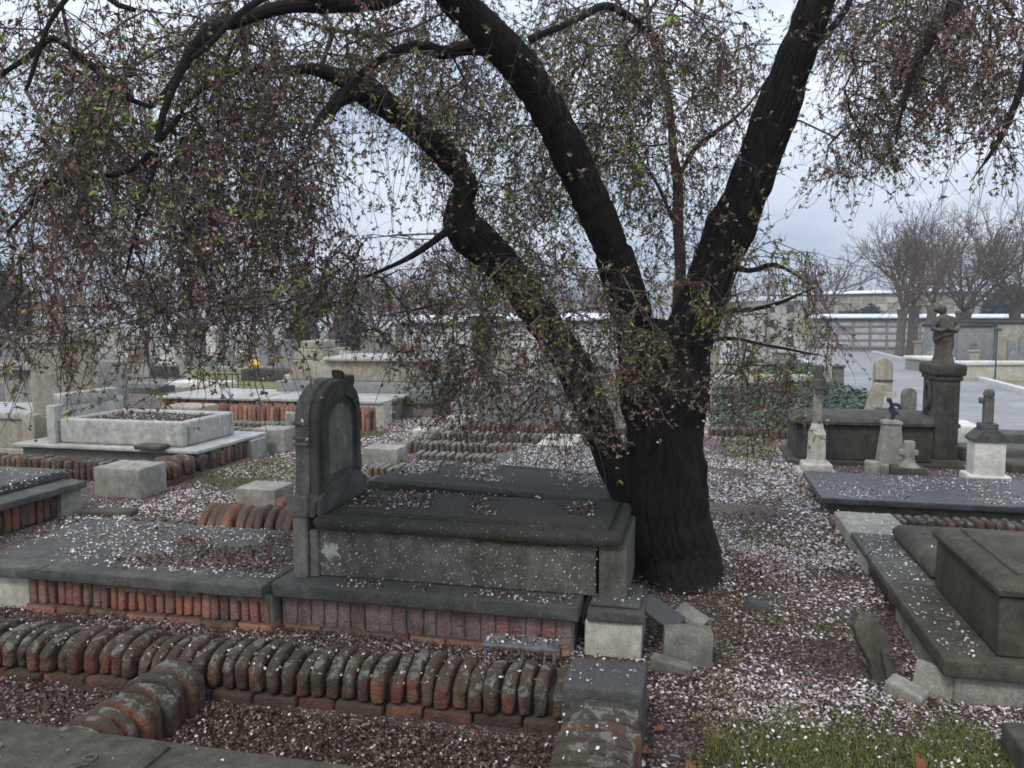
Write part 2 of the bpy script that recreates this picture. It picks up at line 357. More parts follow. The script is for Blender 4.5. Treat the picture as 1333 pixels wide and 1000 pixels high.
def lying_row(mb, x0, x1, y0, y1, z0, z1, L=.25, axis='x', seed=0):
    x = x0
    while x < x1-.03:
        l = min(L*random.uniform(.75, 1.1), x1-x); dy = random.gauss(0, .008)
        def fn(p, dy=dy): return (p[0], p[1]+dy, p[2]) if axis == 'x' else (p[1]+dy, p[0], p[2])
        mb.rbox(x+.004, x+l-.004, y0, y1, z0, z1, r=.014, nz=.006, cell=.08, fn=fn, seed=x*7+seed, fr=12); x += l
def curb(loc, L, label, w=.26, h=.20, rz=0.0, mat='brick_curb', base=True, pitch=.070, shoulder=.045, det=.07, name='brick_edging', group='brick edgings around the grave plots', jit=.006):
    e = empty(name, loc, label, 'brick curb', group, rz)
    zb = .055 if base else -.03
    mb = MB(); brick_row(mb, 0, L, 0, w, zb, h, pitch, shoulder=shoulder, det=det, seed=loc[0]*5, jit=jit, rnd=.02); mb.build('edge_brick_course', M[mat], e)
    c = MB(); c.rbox(.01, L-.01, -w*.33, w*.33, -.1, h-.065, r=.02, nz=.004, cell=.2); c.build('mortar_core', M['dirt'], e)
    if base:
        b = MB(); lying_row(b, 0, L, -w/2-.004, w/2+.004, -.06, zb-.008, seed=loc[1], L=.21); b.build('base_course', M['brick_base'], e)
    return e
def block(name, x0, x1, y0, y1, z0, z1, mat, label, cat='stone block', r=.012, nz=.004, rz=0, tilt=(0, 0), group=None, fn=None):
    group = {'stone_block': 'stone corner blocks', 'stone_shard': 'broken stone pieces', 'low_grave': 'low slab graves'}.get(name)
    if name == 'stone_shard': cat = 'stone fragment'
    cx, cy = (x0+x1)/2, (y0+y1)/2
    mb = MB(); mb.rbox(x0-cx, x1-cx, y0-cy, y1-cy, 0, z1-z0, r=r, nz=nz, cell=.06, seed=x0*3+y0, fr=10, fn=fn)
    o = mb.build(name, M[mat]); o.location = (cx, cy, z0); o.rotation_euler = (tilt[0], tilt[1], rz)
    return tag(o, label, cat, group)
# ------------------------------------------------------------ main tomb
T = empty('sarcophagus_tomb', (-1.3, 4.3, 0), 'sooty sarcophagus tomb with arched headstone on a brick plinth beside the black tree trunk', 'tomb')
ox, oy = -1.3, 4.3
def par(mb, name, m, parent, off=(ox, oy, 0), smooth=True):
    mb.v = [(a-off[0], b-off[1], c-off[2]) for a, b, c in mb.v]; return mb.build(name, m, parent, smooth)
mb = MB(); brick_row(mb, -2.14, -.56, 3.93, .10, .02, .185, pitch=.078, rnd=.008, jit=.002, shoulder=0, gap=.002); par(mb, 'brick_plinth', M['brick_pink'], T)
mb = MB(); lying_row(mb, -2.14, -.56, 3.86, 3.98, -.05, .03); par(mb, 'footing_course', M['brick_red'], T)
mb = MB(); mb.rbox(-2.16, -.555, 3.895, 4.72, -.1, .183, r=.01, nz=.003); par(mb, 'plinth_core', M['mortar'], T)
mb = MB(); mb.rbox(-2.19, -.52, 3.83, 4.78, .187, .262, r=.009, nz=.0045, cell=.035, fr=22); par(mb, 'ledge_slab', M['ledge'], T)
mb = MB(); mb.rbox(-2.0, -.455, 4.0, 4.60, .264, .53, r=.01, nz=.003); par(mb, 'chest_body', M['tomb'], T)
mb = MB(); mb.rbox(-.44, -.30, 3.985, 4.62, .23, .545, r=.012, nz=.004); par(mb, 'end_slab', M['tomb'], T)
mb = MB(); mb.rbox(-2.03, -1.98, 3.975, 4.02, .262, .525, r=.008, nz=.002); par(mb, 'corner_pilaster', M['headstone'], T)
# lid: moulded edge, sunken border, raised centre
def lid(mb, x0, x1, y0, y1, z0, steps, nz=.003, cell=.1):
    rings = []
    def ring(ins, z):
        a, b, c, d = x0+ins, x1-ins, y0+ins, y1-ins; R = []; r = .02
        N = 12; n2 = 8
        pts = [(a+(b-a)*i/N, c) for i in range(N)]+[(b, c+(d-c)*i/n2) for i in range(n2)]+[(b-(b-a)*i/N, d) for i in range(N)]+[(a, d-(d-c)*i/n2) for i in range(n2)]
        for x, y in pts:
            w = noise.noise_vector(Vector((x*8, y*8, z*8)))*nz
            R.append((x+w[0], y+w[1], z+w[2]))
        return R
    rings = [ring(i, z0+z) for i, z in steps]
    mb.loft(rings); return mb
STEP = [(.05, 0), (.012, .004), (.0, .02), (-.006, .045), (.004, .068), (.026, .080), (.036, .083), (.038, .066), (.066, .066), (.068, .086), (.088, .092), (.09, .098), (.13, .098)]
mb = MB(); lid(mb, -1.985, -.33, 3.95, 4.64, .532, STEP); par(mb, 'lid', M['tomb_lid'], T)
# headstone: profile in Y,Z extruded along X
def arch(y0, y1, z0, zs, zt, sh=None, n=18):
    """outline of an arched stone; sh = list of (dy,z) steps on each side from the foot up"""
    pts = [(y0, z0)]+[(y0+a, z) for a, z in (sh or [])]
    ins = sh[-1][0] if sh else 0; a0, a1 = y0+ins, y1-ins; c = (a0+a1)/2; w = (a1-a0)/2
    for i in range(n+1):
        t = math.pi*(1-i/n); pts.append((c+w*math.cos(t), zs+(zt-zs)*math.sin(t)))
    pts += [(y1-a, z) for a, z in reversed(sh or [])]+[(y1, z0)]
    return pts
hs = empty('_tmp', (0, 0, 0), 'x', 'x'); bpy.data.objects.remove(hs)
SH = [(0, .60), (0, .665), (.012, .69), (.03, .71), (.045, .78), (.05, .84), (.05, 1.10)]
mb = MB(); mb.prism(arch(3.955, 4.655, .262, 1.13, 1.335, SH), -2.12, -2.035, axis='x', bev=.008)
head = par(mb, 'headstone', M['headstone'], T, smooth=False)
mb = MB()
mb.prism(arch(3.96, 4.65, .60, 1.13, 1.328, [(0, .665), (.045, .72), (.05, 1.1)]), -2.036, -1.985, axis='x', bev=.01)
fa = par(mb, 'headstone_face', M['headface'], head, off=(0, 0, 0), smooth=False); fa.location = (-ox, -oy, 0)
# recess frame on the face: raised arched band and lower curved apron
def band(outer, inner, x0, x1):
    n = len(outer); V = []
    for x in (x0, x1):
        V += [(x, a, b) for a, b in outer]+[(x, a, b) for a, b in inner]
    Fc = []
    for i in range(n-1):
        Fc += [(2*n+i, 2*n+i+1, 3*n+i+1, 3*n+i), (i, i+1, 2*n+i+1, 2*n+i), (n+i+1, n+i, 3*n+i, 3*n+i+1)]
    return V, Fc
o1 = arch(4.06, 4.55, .76, 1.12, 1.29, None, 22); i1 = arch(4.105, 4.505, .78, 1.10, 1.235, None, 22)
V_, F_ = band(o1, i1, -1.986, -1.968); mb = MB(); mb.add(V_, F_)
par(mb, 'arched_frame', M['headface'], head, off=(0, 0, 0), smooth=False).location = (-ox, -oy, 0)
mb = MB(); ap = [(3.975, .60)]+[(3.975+.66*i/14, .70+.07*math.sin(math.pi*i/14)) for i in range(15)]+[(4.635, .60)]
mb.prism(ap, -1.984, -1.962, axis='x', bev=.006)
par(mb, 'apron_moulding', M['headface'], head, off=(0, 0, 0), smooth=False).location = (-ox, -oy, 0)
mb = MB(); mb.prism(arch(4.15, 4.46, .80, 1.06, 1.19, None, 16), -1.99, -1.981, axis='x', bev=.003)
pal = par(mb, 'faded_panel', M['facepanel'], head, off=(0, 0, 0)); pal.location = (-ox, -oy, 0)
for q_ in [(-2.145, -2.02, 3.935, 3.975, .60, .72, .02)]+[(-2.125, -2.03, 3.985, 4.015, z, z+.018, .006) for z in (.985, 1.02, 1.10)]:
    mb = MB(); mb.rbox(*q_[:6], r=q_[6], nz=.002); par(mb, 'side_moulding', M['headstone'], head, off=(0, 0, 0)).location = (-ox, -oy, 0)
mb = MB(); random.seed(3)
mb.rbox(-2.09, -2.0, 4.42, 4.50, 1.27, 1.34, r=.02, nz=.014, fr=30); mb.rbox(-2.08, -2.01, 4.40, 4.435, 1.31, 1.375, r=.02, nz=.014, fr=30); mb.rbox(-2.09, -2.0, 4.44, 4.56, 1.27, 1.34, r=.02, nz=.014, fr=30)
par(mb, 'broken_finial', M['headface'], head, off=(0, 0, 0)).location = (-ox, -oy, 0)
# moss line on the chest
mb = MB()
for i in range(60):
    x = random.uniform(-1.10, -.62); mb.rbox(x, x+random.uniform(.012, .03), 3.985, 4.004, .515+random.uniform(-.006, .004), .535, r=.006, nz=.004, fr=60, seed=i)
t = NT('moss'); M['moss'] = t.out(t.mix(t.noise(40, 4), (.03, .05, .008), (.08, .12, .02)), .95, t.noise(200, 3), 1, .01)
par(mb, 'moss_line', M['moss'], T)
# ------------------------------------------------------------ left slab grave
S = empty('slab_grave', (-3.1, 4.3, 0), 'wide flat slab strewn with petals on a red brick plinth, left of the arched headstone', 'grave')
so = (-3.1, 4.3, 0)
mb = MB(); mb.rbox(-4.10, -2.19, 3.74, 4.80, .205, .268, r=.009, nz=.005, cell=.035, fr=20); par(mb, 'cover_slab', M['slab'], S, so)
mb = MB(); brick_row(mb, -3.70, -2.19, 3.86, .12, .045, .205, pitch=.058, rnd=.016, jit=.006, shoulder=0.0, gap=.005); par(mb, 'brick_plinth', M['brick_red'], S, so)
mb = MB(); lying_row(mb, -3.72, -2.16, 3.78, 3.93, -.05, .045); par(mb, 'footing_course', M['brick_red'], S, so)
mb = MB(); mb.rbox(-4.0, -2.18, 3.83, 4.72, -.1, .203, r=.01, nz=.004)
for i in range(26):
    x = random.uniform(-3.2, -2.25); w_ = random.uniform(.03, .10); mb.rbox(x, x+w_, 3.80, 3.84, .206-random.uniform(.02, .06), .208, r=.012, nz=.008, fr=25, seed=i)
par(mb, 'mortar_bed', M['mortar'], S, so)
mb = MB(); mb.rbox(-4.12, -3.705, 3.80, 4.0, -.08, .204, r=.01, nz=.003); par(mb, 'corner_block', M['pale'], S, so)
# ------------------------------------------------------------ foreground curbs
random.seed(21)
curb((-4.05, 3.14, 0), 3.58, 'long mossy rounded brick curb running across the foreground below the brick plinths', w=.30, h=.205, rz=math.radians(1.8), shoulder=.06, det=.034, jit=.012)
curb((-2.17, 2.30, 0), .72, 'short mossy brick curb with round pale lichen spots joining the long curb at left', w=.27, h=.20, rz=math.radians(90), shoulder=.07, det=.05, base=False)
curb((-.33, 1.9, 0), 1.08, 'low brick curb running toward the viewer from the dark square block', w=.29, h=.24, rz=math.radians(88), shoulder=.03, det=.06, base=False, mat='brick_dull', pitch=.075)
block('stone_block', -.47, -.155, 2.99, 3.26, -.08, .265, 'ledge', 'dark grey weathered square block at the head of the short right-hand brick curb', r=.014, nz=.006)
# foreground inscribed slab
M['letter'] = stone('worn_raised_stone', (.11, .108, .09), (.2, .195, .165), lam=.9)
FS = empty('inscribed_grave', (-2.2, 1.9, 0), 'dark olive grave slab with worn raised lettering in the bottom left corner', 'grave slab', rz=0)
fo = (-2.2, 1.9, 0)
mb = MB(); mb.rbox(-3.6, -.9, 1.2, 2.40, .10, .195, r=.01, nz=.002, cell=.1); par(mb, 'slab', M['olive'], FS, fo)
mb = MB(); mb.rbox(-2.38, -1.745, 1.3, 2.355, .19, .207, r=.006, nz=.001); par(mb, 'inscription_panel', M['olive'], FS, fo)
for ln, (txt, xx, yy, sz) in enumerate([('NILLD', -2.30, 2.44, .052), ('ND', -2.14, 2.36, .052), ('GEND', -1.93, 2.46, .052)]):
    cu = bpy.data.curves.new('lettering', 'FONT'); cu.body = txt; cu.size = sz*1.25; cu.extrude = .0055; cu.resolution_u = 2; cu.space_character = 1.25
    tmp = bpy.data.objects.new('t', cu); COL.objects.link(tmp)
    bpy.context.view_layer.update(); dg = bpy.context.evaluated_depsgraph_get()
    me = bpy.data.meshes.new_from_object(tmp.evaluated_get(dg)); bpy.data.objects.remove(tmp)
    o = bpy.data.objects.new('raised_lettering', me); COL.objects.link(o); me.materials.clear(); me.materials.append(M['letter'])
    o.parent = FS; o.location = (xx-fo[0]+.0, yy-fo[1]-.42, .2105); o.rotation_euler = (0, 0, math.radians(90))
# ------------------------------------------------------------ blocks at the foot of the tree
cb = empty('capped_block', (-.35, 4.1, 0), 'pale stone block under a dark stepped cap, touching the right end of the tomb ledge', 'stone block')
mb = MB(); mb.rbox(-.50, -.215, 3.90, 4.25, -.05, .175, r=.012, nz=.004); par(mb, 'pale_body', M['pale'], cb, (-.35, 4.1, 0))
mb = MB(); mb.rbox(-.488, -.205, 3.88, 4.25, .177, .235, r=.01, nz=.003); mb.rbox(-.475, -.225, 3.93, 4.25, .236, .262, r=.01, nz=.003); par(mb, 'stepped_cap', M['ledge'], cb, (-.35, 4.1, 0))
block('stone_block', -.115, .12, 3.86, 4.02, -.05, .155, 'greyblock', 'square grey stone block standing upright in front of the tree foot', r=.008, rz=math.radians(4), tilt=(-.06, .03))
block('stone_shard', -.17, .03, 3.78, 3.84, -.05, .06, 'greyblock', 'low grey slab fragment lying against the square block', r=.01, tilt=(.2, .1), rz=-.2)
block('stone_shard', -.24, -.02, 3.99, 4.14, .175, .195, 'ledge', 'thin flat slab leaning from the capped block toward the square block', r=.008, tilt=(.15, .42), rz=-.35)
block('stone_shard', -.06, .10, 4.08, 4.2, .14, .16, 'greyblock', 'broken flat slab leaning behind the square block against the trunk', r=.01, tilt=(.3, .35), rz=-.5)
block('stone_shard', -.30, -.22, 3.62, 3.70, -.04, .07, 'concrete', 'small upright stone chip in the petals below the capped block', r=.015, nz=.01, tilt=(.1, .2))
block('stone_shard', -.42, -.30, 3.60, 3.68, -.04, .05, 'ledge', 'small dark stone chip beside the upright chip in the petals', r=.015, nz=.012, rz=.4)
block('stone_shard', .26, .42, 4.55, 4.63, -.05, .11, 'ledge', 'small pointed dark stone leaning right of the tree foot', r=.02, nz=.012, tilt=(.2, .4), rz=.3)
block('stone_shard', .42, .55, 4.7, 4.82, -.05, .06, 'ledge', 'low grey stone half sunk in petals right of the tree foot', r=.02, nz=.012, tilt=(.1, .2), rz=.2)
# bent sheet of metal
BM = empty('metal_tray', (-.76, 3.64, .05), 'bent sheet metal tray on short legs with petals on top below the brick plinth', 'tray', rz=math.radians(2))
mb = MB(); mb.rbox(-.19, .17, -.06, .06, .088, .096, r=.003, nz=.006, fr=12, cell=.03); mb.rbox(-.19, .17, -.068, -.06, .084, .096, r=.003, nz=.005, fr=12, cell=.03); mb.build('tray_top', M['tin'], BM)
for x in (-.18, .0, .15):
    mb = MB(); mb.rbox(x, x+.014, -.062, -.052, -.03, .09, r=.003); mb.build('leg', M['tin'], BM)
# ------------------------------------------------------------ grave behind the main tomb
B = empty('lidded_grave', (-1.2, 5.3, 0), 'low black stone grave with a thick moulded lid right behind the arched headstone tomb', 'grave', rz=math.radians(-8))
mb = MB(); mb.rbox(-.98, .92, -.30, .62, -.05, .455, r=.012, nz=.004); mb.build('chest_body', M['tomb'], B)
mb = MB(); lid(mb, -.92, .90, -.33, .56, .475, [(.03, 0), (.0, .012), (-.01, .04), (.0, .075), (.03, .09), (.10, .097), (.12, .09), (.15, .095)]); l_ = mb.build('lid', M['tomb_lid'], B); l_.rotation_euler = (0, math.radians(.8), 0)
PS = empty('petal_covered_grave', (-1.2, 7.9, 0), 'dark two step slab grave thickly covered with pale petals, left of the leaning limb', 'grave')
mb = MB(); mb.rbox(-.85, .75, -1.0, .95, -.05, .16, r=.01, nz=.003); mb.build('base_slab', M['slab'], PS)
mb = MB(); mb.rbox(-.66, .66, -.80, .86, .162, .235, r=.012, nz=.002); mb.build('cover_slab', M['darkgran'], PS)
mb = MB(); mb.rbox(-.60, .60, -.74, .80, .236, .262, r=.01, nz=.002); mb.build('upper_slab', M['slab'], PS)
block('stone_block', -2.55, -2.0, 6.12, 6.55, .02, .235, 'slab', 'flat dark grey stone lying on the curb rows behind the black lid', r=.02, rz=-.15)
block('lichen_stone', -1.75, -1.3, 8.95, 10.0, .05, .20, 'pale', 'pale lichen covered slab strip crossing the rear brick rows', r=.02, nz=.01)
# rows of brick curbs across the middle plot
random.seed(5)
rows = [(5.72, -3.3, 1.25, 'brick_red', 'red brick curb directly behind the arched headstone'),
        (6.30, -3.0, 2.5, 'brick_dull', 'brick curb just behind the black lidded grave, second row from the headstone'),
        (6.95, -3.2, 2.6, 'brick_dull', 'brown brick curb behind the flat dark grey stone'),
        (7.75, -3.25, 1.45, 'brick_pale', 'pale lichen brick curb left of the petal covered grave, nearest its front corner'),
        (8.55, -3.0, 1.3, 'brick_pale', 'pale lichen brick curb starting at a low grey block'),
        (9.35, -3.4, 3.0, 'brick_pale', 'curved end lichen brick curb crossing behind the petal covered grave'),
        (10.2, -3.3, 3.2, 'brick_pale', 'lichen brick curb second before the blue grey granite tomb'),
        (11.1, -3.2, 3.2, 'brick_dull', 'thin far brick curb closest to the blue grey granite tomb')]
for Y, X0, L, m, lb in rows:
    curb((X0, Y, 0), L, lb, w=.24, h=.17 if Y > 7 else .19, mat=m, base=False, det=.12, jit=.01, shoulder=.03)
curb((-3.38, 9.5, 0), 1.5, 'lichen covered brick curb edging the petal path on the plot of rear brick rows', w=.22, h=.16, rz=math.radians(92), mat='brick_pale', base=False, det=.12)
curb((-3.42, 5.12, 0), .92, 'tall curved red brick curb between the petal slab and the small concrete block', w=.34, h=.335, rz=math.radians(5), mat='brick_red', base=False, det=.07, shoulder=.12, pitch=.07)
curb((-4.0, 5.02, 0), .56, 'low sunken end of brick curb behind the petal slab', w=.3, h=.22, rz=math.radians(4), mat='brick_dull', base=False, det=.08, shoulder=.09)
curb((-3.22, 5.86, 0), .8, 'upright red brick curb joined to the small concrete block', w=.2, h=.26, rz=0, mat='brick_red', base=False, det=.09)
curb((.25, 11.6, 0), 1.4, 'short far brick curb between the tree trunk and the ivy bed', w=.24, h=.15, mat='brick_dull', base=False, det=.14)
block('stone_block', -3.60, -3.24, 5.78, 6.1, -.05, .30, 'concrete', 'small pale concrete block left of the arched headstone', r=.012)
block('stone_block', -3.62, -3.2, 8.4, 8.75, -.05, .20, 'concrete', 'low grey block at the left end of a pale brick curb, right of the headstone', r=.012)
block('stone_block', -3.6, -3.2, 11.5, 11.95, -.05, .17, 'pale', 'low white block on the petal path in front of the granite tomb', r=.02)
block('stone_block', -3.75, -3.35, 10.35, 10.8, -.05, .13, 'pale', 'flattened white block at the left end of the rear lichen curb', r=.03)
# granite tomb behind
GT = empty('granite_tomb', (-2.7, 12.8, 0), 'plain two tier blue grey granite tomb behind the rows of brick curbs', 'tomb')
mb = MB(); mb.rbox(-1.0, .75, -.7, .9, -.1, .32, r=.008)
mb.build('lower_tier', M['granite'], GT)
mb = MB(); mb.rbox(-.93, .68, -.64, .84, .324, .60, r=.008); mb.build('upper_tier', M['granite'], GT)
mb = MB(); mb.rbox(.78, 1.1, -.6, .2, -.1, .2, r=.01); mb.build('side_step', M['pale'], GT)
mb = MB()
for i in range(9):
    x = -.2+i*.09; mb.tube([(x, -.55, .6), (x+.02, -.55, .68), (x+.05, -.55, .6)], [.008]*3, 5)
mb.build('scroll_ornament', M['ironblack'], GT)
# ------------------------------------------------------------ left rows
LS = empty('edge_grave', (-5.9, 5.5, 0), 'low dark slab grave with stepped cover on a brick base at the left edge', 'grave')
lo_ = (-5.9, 5.5, 0)
mb = MB(); mb.rbox(-7.2, -5.08, 4.6, 5.88, .215, .275, r=.01, nz=.004); par(mb, 'ledge_slab', M['slab'], LS, lo_)
mb = MB(); mb.rbox(-7.0, -5.32, 4.75, 5.95, .277, .35, r=.012, nz=.003); par(mb, 'cover_slab', M['slab'], LS, lo_)
mb = MB(); brick_row(mb, 4.6, 5.62, -5.2, .12, .02, .214, pitch=.075, rnd=.01, shoulder=0, axis='y'); par(mb, 'brick_base', M['brick_dull'], LS, lo_)
mb = MB(); mb.rbox(-7.1, -5.24, 4.65, 5.84, -.1, .213, r=.01); par(mb, 'base_core', M['mortar'], LS, lo_)
mb = MB(); mb.rbox(-5.4, -5.12, 5.63, 5.86, -.08, .213, r=.01, nz=.003); par(mb, 'corner_block', M['concrete'], LS, lo_)
block('stone_block', -5.5, -5.0, 6.45, 6.85, -.08, .27, 'concrete', 'large grey concrete cube beside the path in front of the white marble basin tomb', r=.02, nz=.008)
block('stone_shard', -5.05, -4.6, 5.75, 5.9, -.03, .05, 'olive', 'flat mossy stone strip in the petals in front of the concrete cube', r=.02, rz=.25)
block('stone_shard', -4.75, -4.3, 5.1, 5.25, -.03, .07, 'olive', 'mossy flat broken stone near the corner of the petal slab', r=.02, rz=.5)
curb((-5.22, 6.9, 0), 1.35, 'ruined brick curb beside the path between the concrete cube and the marble tomb', w=.3, h=.24, rz=math.radians(88), mat='brick_dull', det=.1, jit=.02)
curb((-8.3, 7.15, 0), 3.0, 'mossy brick curb across the plot in front of the beige sarcophagus', w=.26, h=.22, mat='brick_dull', base=False, det=.12)
curb((-7.6, 6.55, 0), 1.4, 'short broken brick curb behind the slab at the left edge', w=.22, h=.16, mat='brick_dull', base=False, det=.12)
# marble basin tomb
MT = empty('basin_tomb', (-6.2, 8.1, 0), 'white marble grave shaped like an open basin on a brick plinth at left', 'tomb')
mo = (-6.2, 8.1, 0)
mb = MB(); mb.rbox(-7.3, -5.12, 7.5, 8.75, -.1, .235, r=.01); par(mb, 'plinth_core', M['mortar'], MT, mo)
mb = MB(); brick_row(mb, 7.5, 8.4, -5.10, .1, .04, .235, pitch=.066, rnd=.01, shoulder=0, axis='y', gap=.008); par(mb, 'brick_plinth', M['brick_dull'], MT, mo)
mb = MB(); lying_row(mb, 7.45, 8.42, -5.15, -5.02, -.05, .04, axis='y'); par(mb, 'footing_course', M['brick_red'], MT, mo)
mb = MB(); mb.rbox(-5.22, -5.0, 8.42, 8.76, -.08, .233, r=.012); par(mb, 'corner_block', M['concrete'], MT, mo)
mb = MB(); mb.rbox(-7.35, -5.04, 7.42, 8.82, .238, .278, r=.01, nz=.003); par(mb, 'base_slab', M['marble'], MT, mo)
mb = MB()
for a in ((-6.85, -5.3, 7.55, 7.65), (-6.85, -5.3, 8.46, 8.56), (-5.40, -5.3, 7.66, 8.45), (-6.85, -6.75, 7.66, 8.45)):
    mb.rbox(a[0], a[1], a[2], a[3], .28, .555, r=.03, nz=.003, cell=.07)
par(mb, 'basin_wall', M['marble'], MT, mo)
mb = MB(); mb.rbox(-6.74, -5.41, 7.66, 8.45, .28, .525, r=.01, nz=.012); par(mb, 'soil_fill', M['dirt'], MT, mo)
mb = MB(); mb.rbox(-6.97, -6.86, 7.5, 8.62, .28, .70, r=.012); mb.rbox(-6.98, -6.85, 7.62, 8.5, .68, .82, r=.02); par(mb, 'head_panel', M['marble'], MT, mo)
block('stone_shard', -5.75, -5.42, 7.33, 7.5, .28, .33, 'olive', 'broken grey stone piece lying on the front rim of the marble basin tomb', r=.02, nz=.012)
# stele behind basin
def stele(name, loc, w, h, t, mat, label, cat='gravestone', top='flat', base=True, rz=0, tilt=(0, 0), group=None, bmat=None):
    e = empty(name, loc, label, cat, group, rz); e.rotation_euler = (tilt[0], tilt[1], rz); zb = 0
    if name == 'gravestone': e['group'] = 'gravestones in the far rows'
    if base:
        mb = MB(); mb.rbox(-w*.66, w*.66, -t*1.1, t*1.1, -.15, h*.14, r=.015); mb.build('base', M[bmat or mat], e); zb = h*.14+.002
    mb = MB()
    if top == 'flat': mb.rbox(-w/2, w/2, -t/2, t/2, zb, h, r=.015)
    elif top == 'round': mb.prism(arch(-w/2, w/2, zb, h-w*.5, h, None, 14), -t/2, t/2, axis='y', bev=.01)
    elif top == 'gable': mb.prism([(-w/2, zb), (-w/2, h*.8), (0, h), (w/2, h*.8), (w/2, zb)], -t/2, t/2, axis='y', bev=.01)
    elif top == 'taper': mb.prism([(-w*.5, zb), (-w*.36, h), (w*.36, h), (w*.5, zb)], -t/2, t/2, axis='y', bev=.01)
    elif top == 'cross':
        b = w*.14; H1 = h*.72
        mb.prism([(-b, zb), (-b, H1-b), (-w/2, H1-b), (-w/2, H1+b), (-b, H1+b), (-b, h), (b, h), (b, H1+b), (w/2, H1+b), (w/2, H1-b), (b, H1-b), (b, zb)], -t/2, t/2, axis='y')
    elif top == 'cap':
        mb.rbox(-w/2, w/2, -t/2, t/2, zb, h*.9, r=.015); mb.rbox(-w*.62, w*.62, -t*.75, t*.75, h*.9+.002, h, r=.02)
    mb.build('stone', M[mat], e, smooth=top in ('flat', 'cap')); return e
# beige sarcophagus & headstone at left edge
BS = empty('beige_sarcophagus', (-8.3, 8.6, 0), 'beige stone sarcophagus with a pale rim at the left edge behind the brick curbs', 'tomb')
mb = MB(); mb.rbox(-1.2, .52, -.45, .5, .08, .43, r=.01); mb.build('chest_body', M['beige'], BS)
mb = MB(); mb.rbox(-1.3, .58, -.52, .56, -.05, .078, r=.01); mb.build('base_slab', M['beige'], BS)
mb = MB(); mb.rbox(-1.25, .50, -.48, .53, .432, .52, r=.015); mb.build('lid', M['marble'], BS)
mb = MB(); mb.rbox(.42, .60, -.50, -.36, .08, .50, r=.01); mb.build('corner_pilaster', M['beige'], BS)
BH = empty('tall_headstone', (-7.80, 8.2, 0), 'tall plain beige headstone with a pointed stone gable behind the white marble basin', 'headstone', rz=math.radians(46))
mb = MB(); mb.rbox(0, .72, 0, .14, -.1, 1.36, r=.012); mb.build('stone', M['beige'], BH)
mb = MB(); mb.rbox(-.06, .80, -.05, .2, -.1, .46, r=.02); mb.build('base', M['beige'], BH)
mb = MB(); mb.prism([(-.08, 1.362), (.82, 1.362), (.82, 1.42), (.37, 1.70), (-.08, 1.42)], -.04, .18, axis='y', bev=.01); mb.build('gable_cap', M['marble'], BH, smooth=False)
stele('granite_stele', (-8.0, 9.7, 0), .55, 1.06, .16, 'granite', 'smooth blue grey upright slab between the beige headstone and the marble basin', 'headstone', 'flat', rz=math.radians(15))
stele('stepped_plinth', (-9.9, 10.6, 0), .9, .95, .5, 'concrete', 'stepped grey stone plinth partly hidden behind the beige headstone at far left', 'monument', 'cap')
# ------------------------------------------------------------ left block behind: red brick graves
random.seed(9)
curb((-7.3, 11.0, 0), 2.75, 'orange red brick retaining curb behind the marble basin', w=.26, h=.36, mat='brick_red', base=False, det=.14, pitch=.075)
curb((-6.6, 10.35, 0), 1.95, 'low whitish brick curb in front of the orange red retaining curb', w=.24, h=.2, mat='brick_pale', base=False, det=.14)
curb((-6.3, 9.75, 0), 1.55, 'low mossy brick curb nearest the concrete block behind the marble basin', w=.24, h=.2, mat='brick_pale', base=False, det=.14)
block('stone_block', -5.32, -4.88, 8.95, 9.3, -.05, .29, 'concrete', 'squat concrete block standing alone beside the path behind the marble basin', r=.015)
block('stone_block', -5.55, -5.15, 10.2, 10.35, 0, .34, 'concrete', 'thin upright concrete piece at the right end of the whitish curb', r=.02, rz=.3)
block('stone_block', -5.05, -4.6, 11.55, 11.9, -.05, .36, 'pale', 'pale square block at the corner of the big pale sarcophagus terrace', r=.015)
block('stone_block', -7.3, -6.7, 9.9, 10.4, .25, .42, 'beige', 'flat topped pale block behind the marble basin', r=.03)
TR = empty('marble_slab_grave', (-6.6, 12.3, 0), 'low grave with thin white marble slabs on a brick terrace behind the headstone', 'grave')
mb = MB(); brick_row(mb, -1.9, 1.95, -.62, .2, -.1, .32, pitch=.08, rnd=.01, shoulder=0, det=.2); mb.build('brick_terrace', M['brick_red'], TR)
mb = MB(); mb.rbox(-1.9, 1.92, -.5, .8, -.1, .315, r=.01); mb.build('terrace_core', M['mortar'], TR)
mb = MB(); mb.rbox(-2.0, -.2, -.78, .8, .33, .37, r=.01); mb.rbox(-.1, .9, -.75, .8, .33, .38, r=.01); mb.rbox(1.0, 2.0, -.78, .6, .33, .375, r=.01); mb.build('marble_slab', M['marble'], TR)
# big pale sarcophagus
GS = empty('grey_sarcophagus', (-5.6, 13.4, 0), 'big grey white sarcophagus on a pale stone base behind the dark headstone', 'tomb')
mb = MB(); mb.rbox(-1.5, 1.42, -.75, .85, -.1, .22, r=.02); mb.build('footing', M['mortar'], GS)
mb = MB(); brick_row(mb, -.70, .75, 1.40, .1, -.1, .215, pitch=.08, rnd=.01, shoulder=0, axis='y', det=.2); mb.build('brick_side', M['brick_red'], GS)
mb = MB(); mb.rbox(-1.55, 1.48, -.82, .9, .222, .27, r=.01); mb.build('ledge_slab', M['slab'], GS)
mb = MB(); mb.rbox(-1.45, .75, -.7, .8, .272, .56, r=.012); mb.rbox(.753, 1.42, -.7, .8, .272, .56, r=.012); mb.build('stone_base', M['granite'], GS)
mb = MB(); mb.rbox(-1.3, 1.15, -.5, .6, .562, .90, r=.015); mb.build('chest_body', M['beige'], GS)
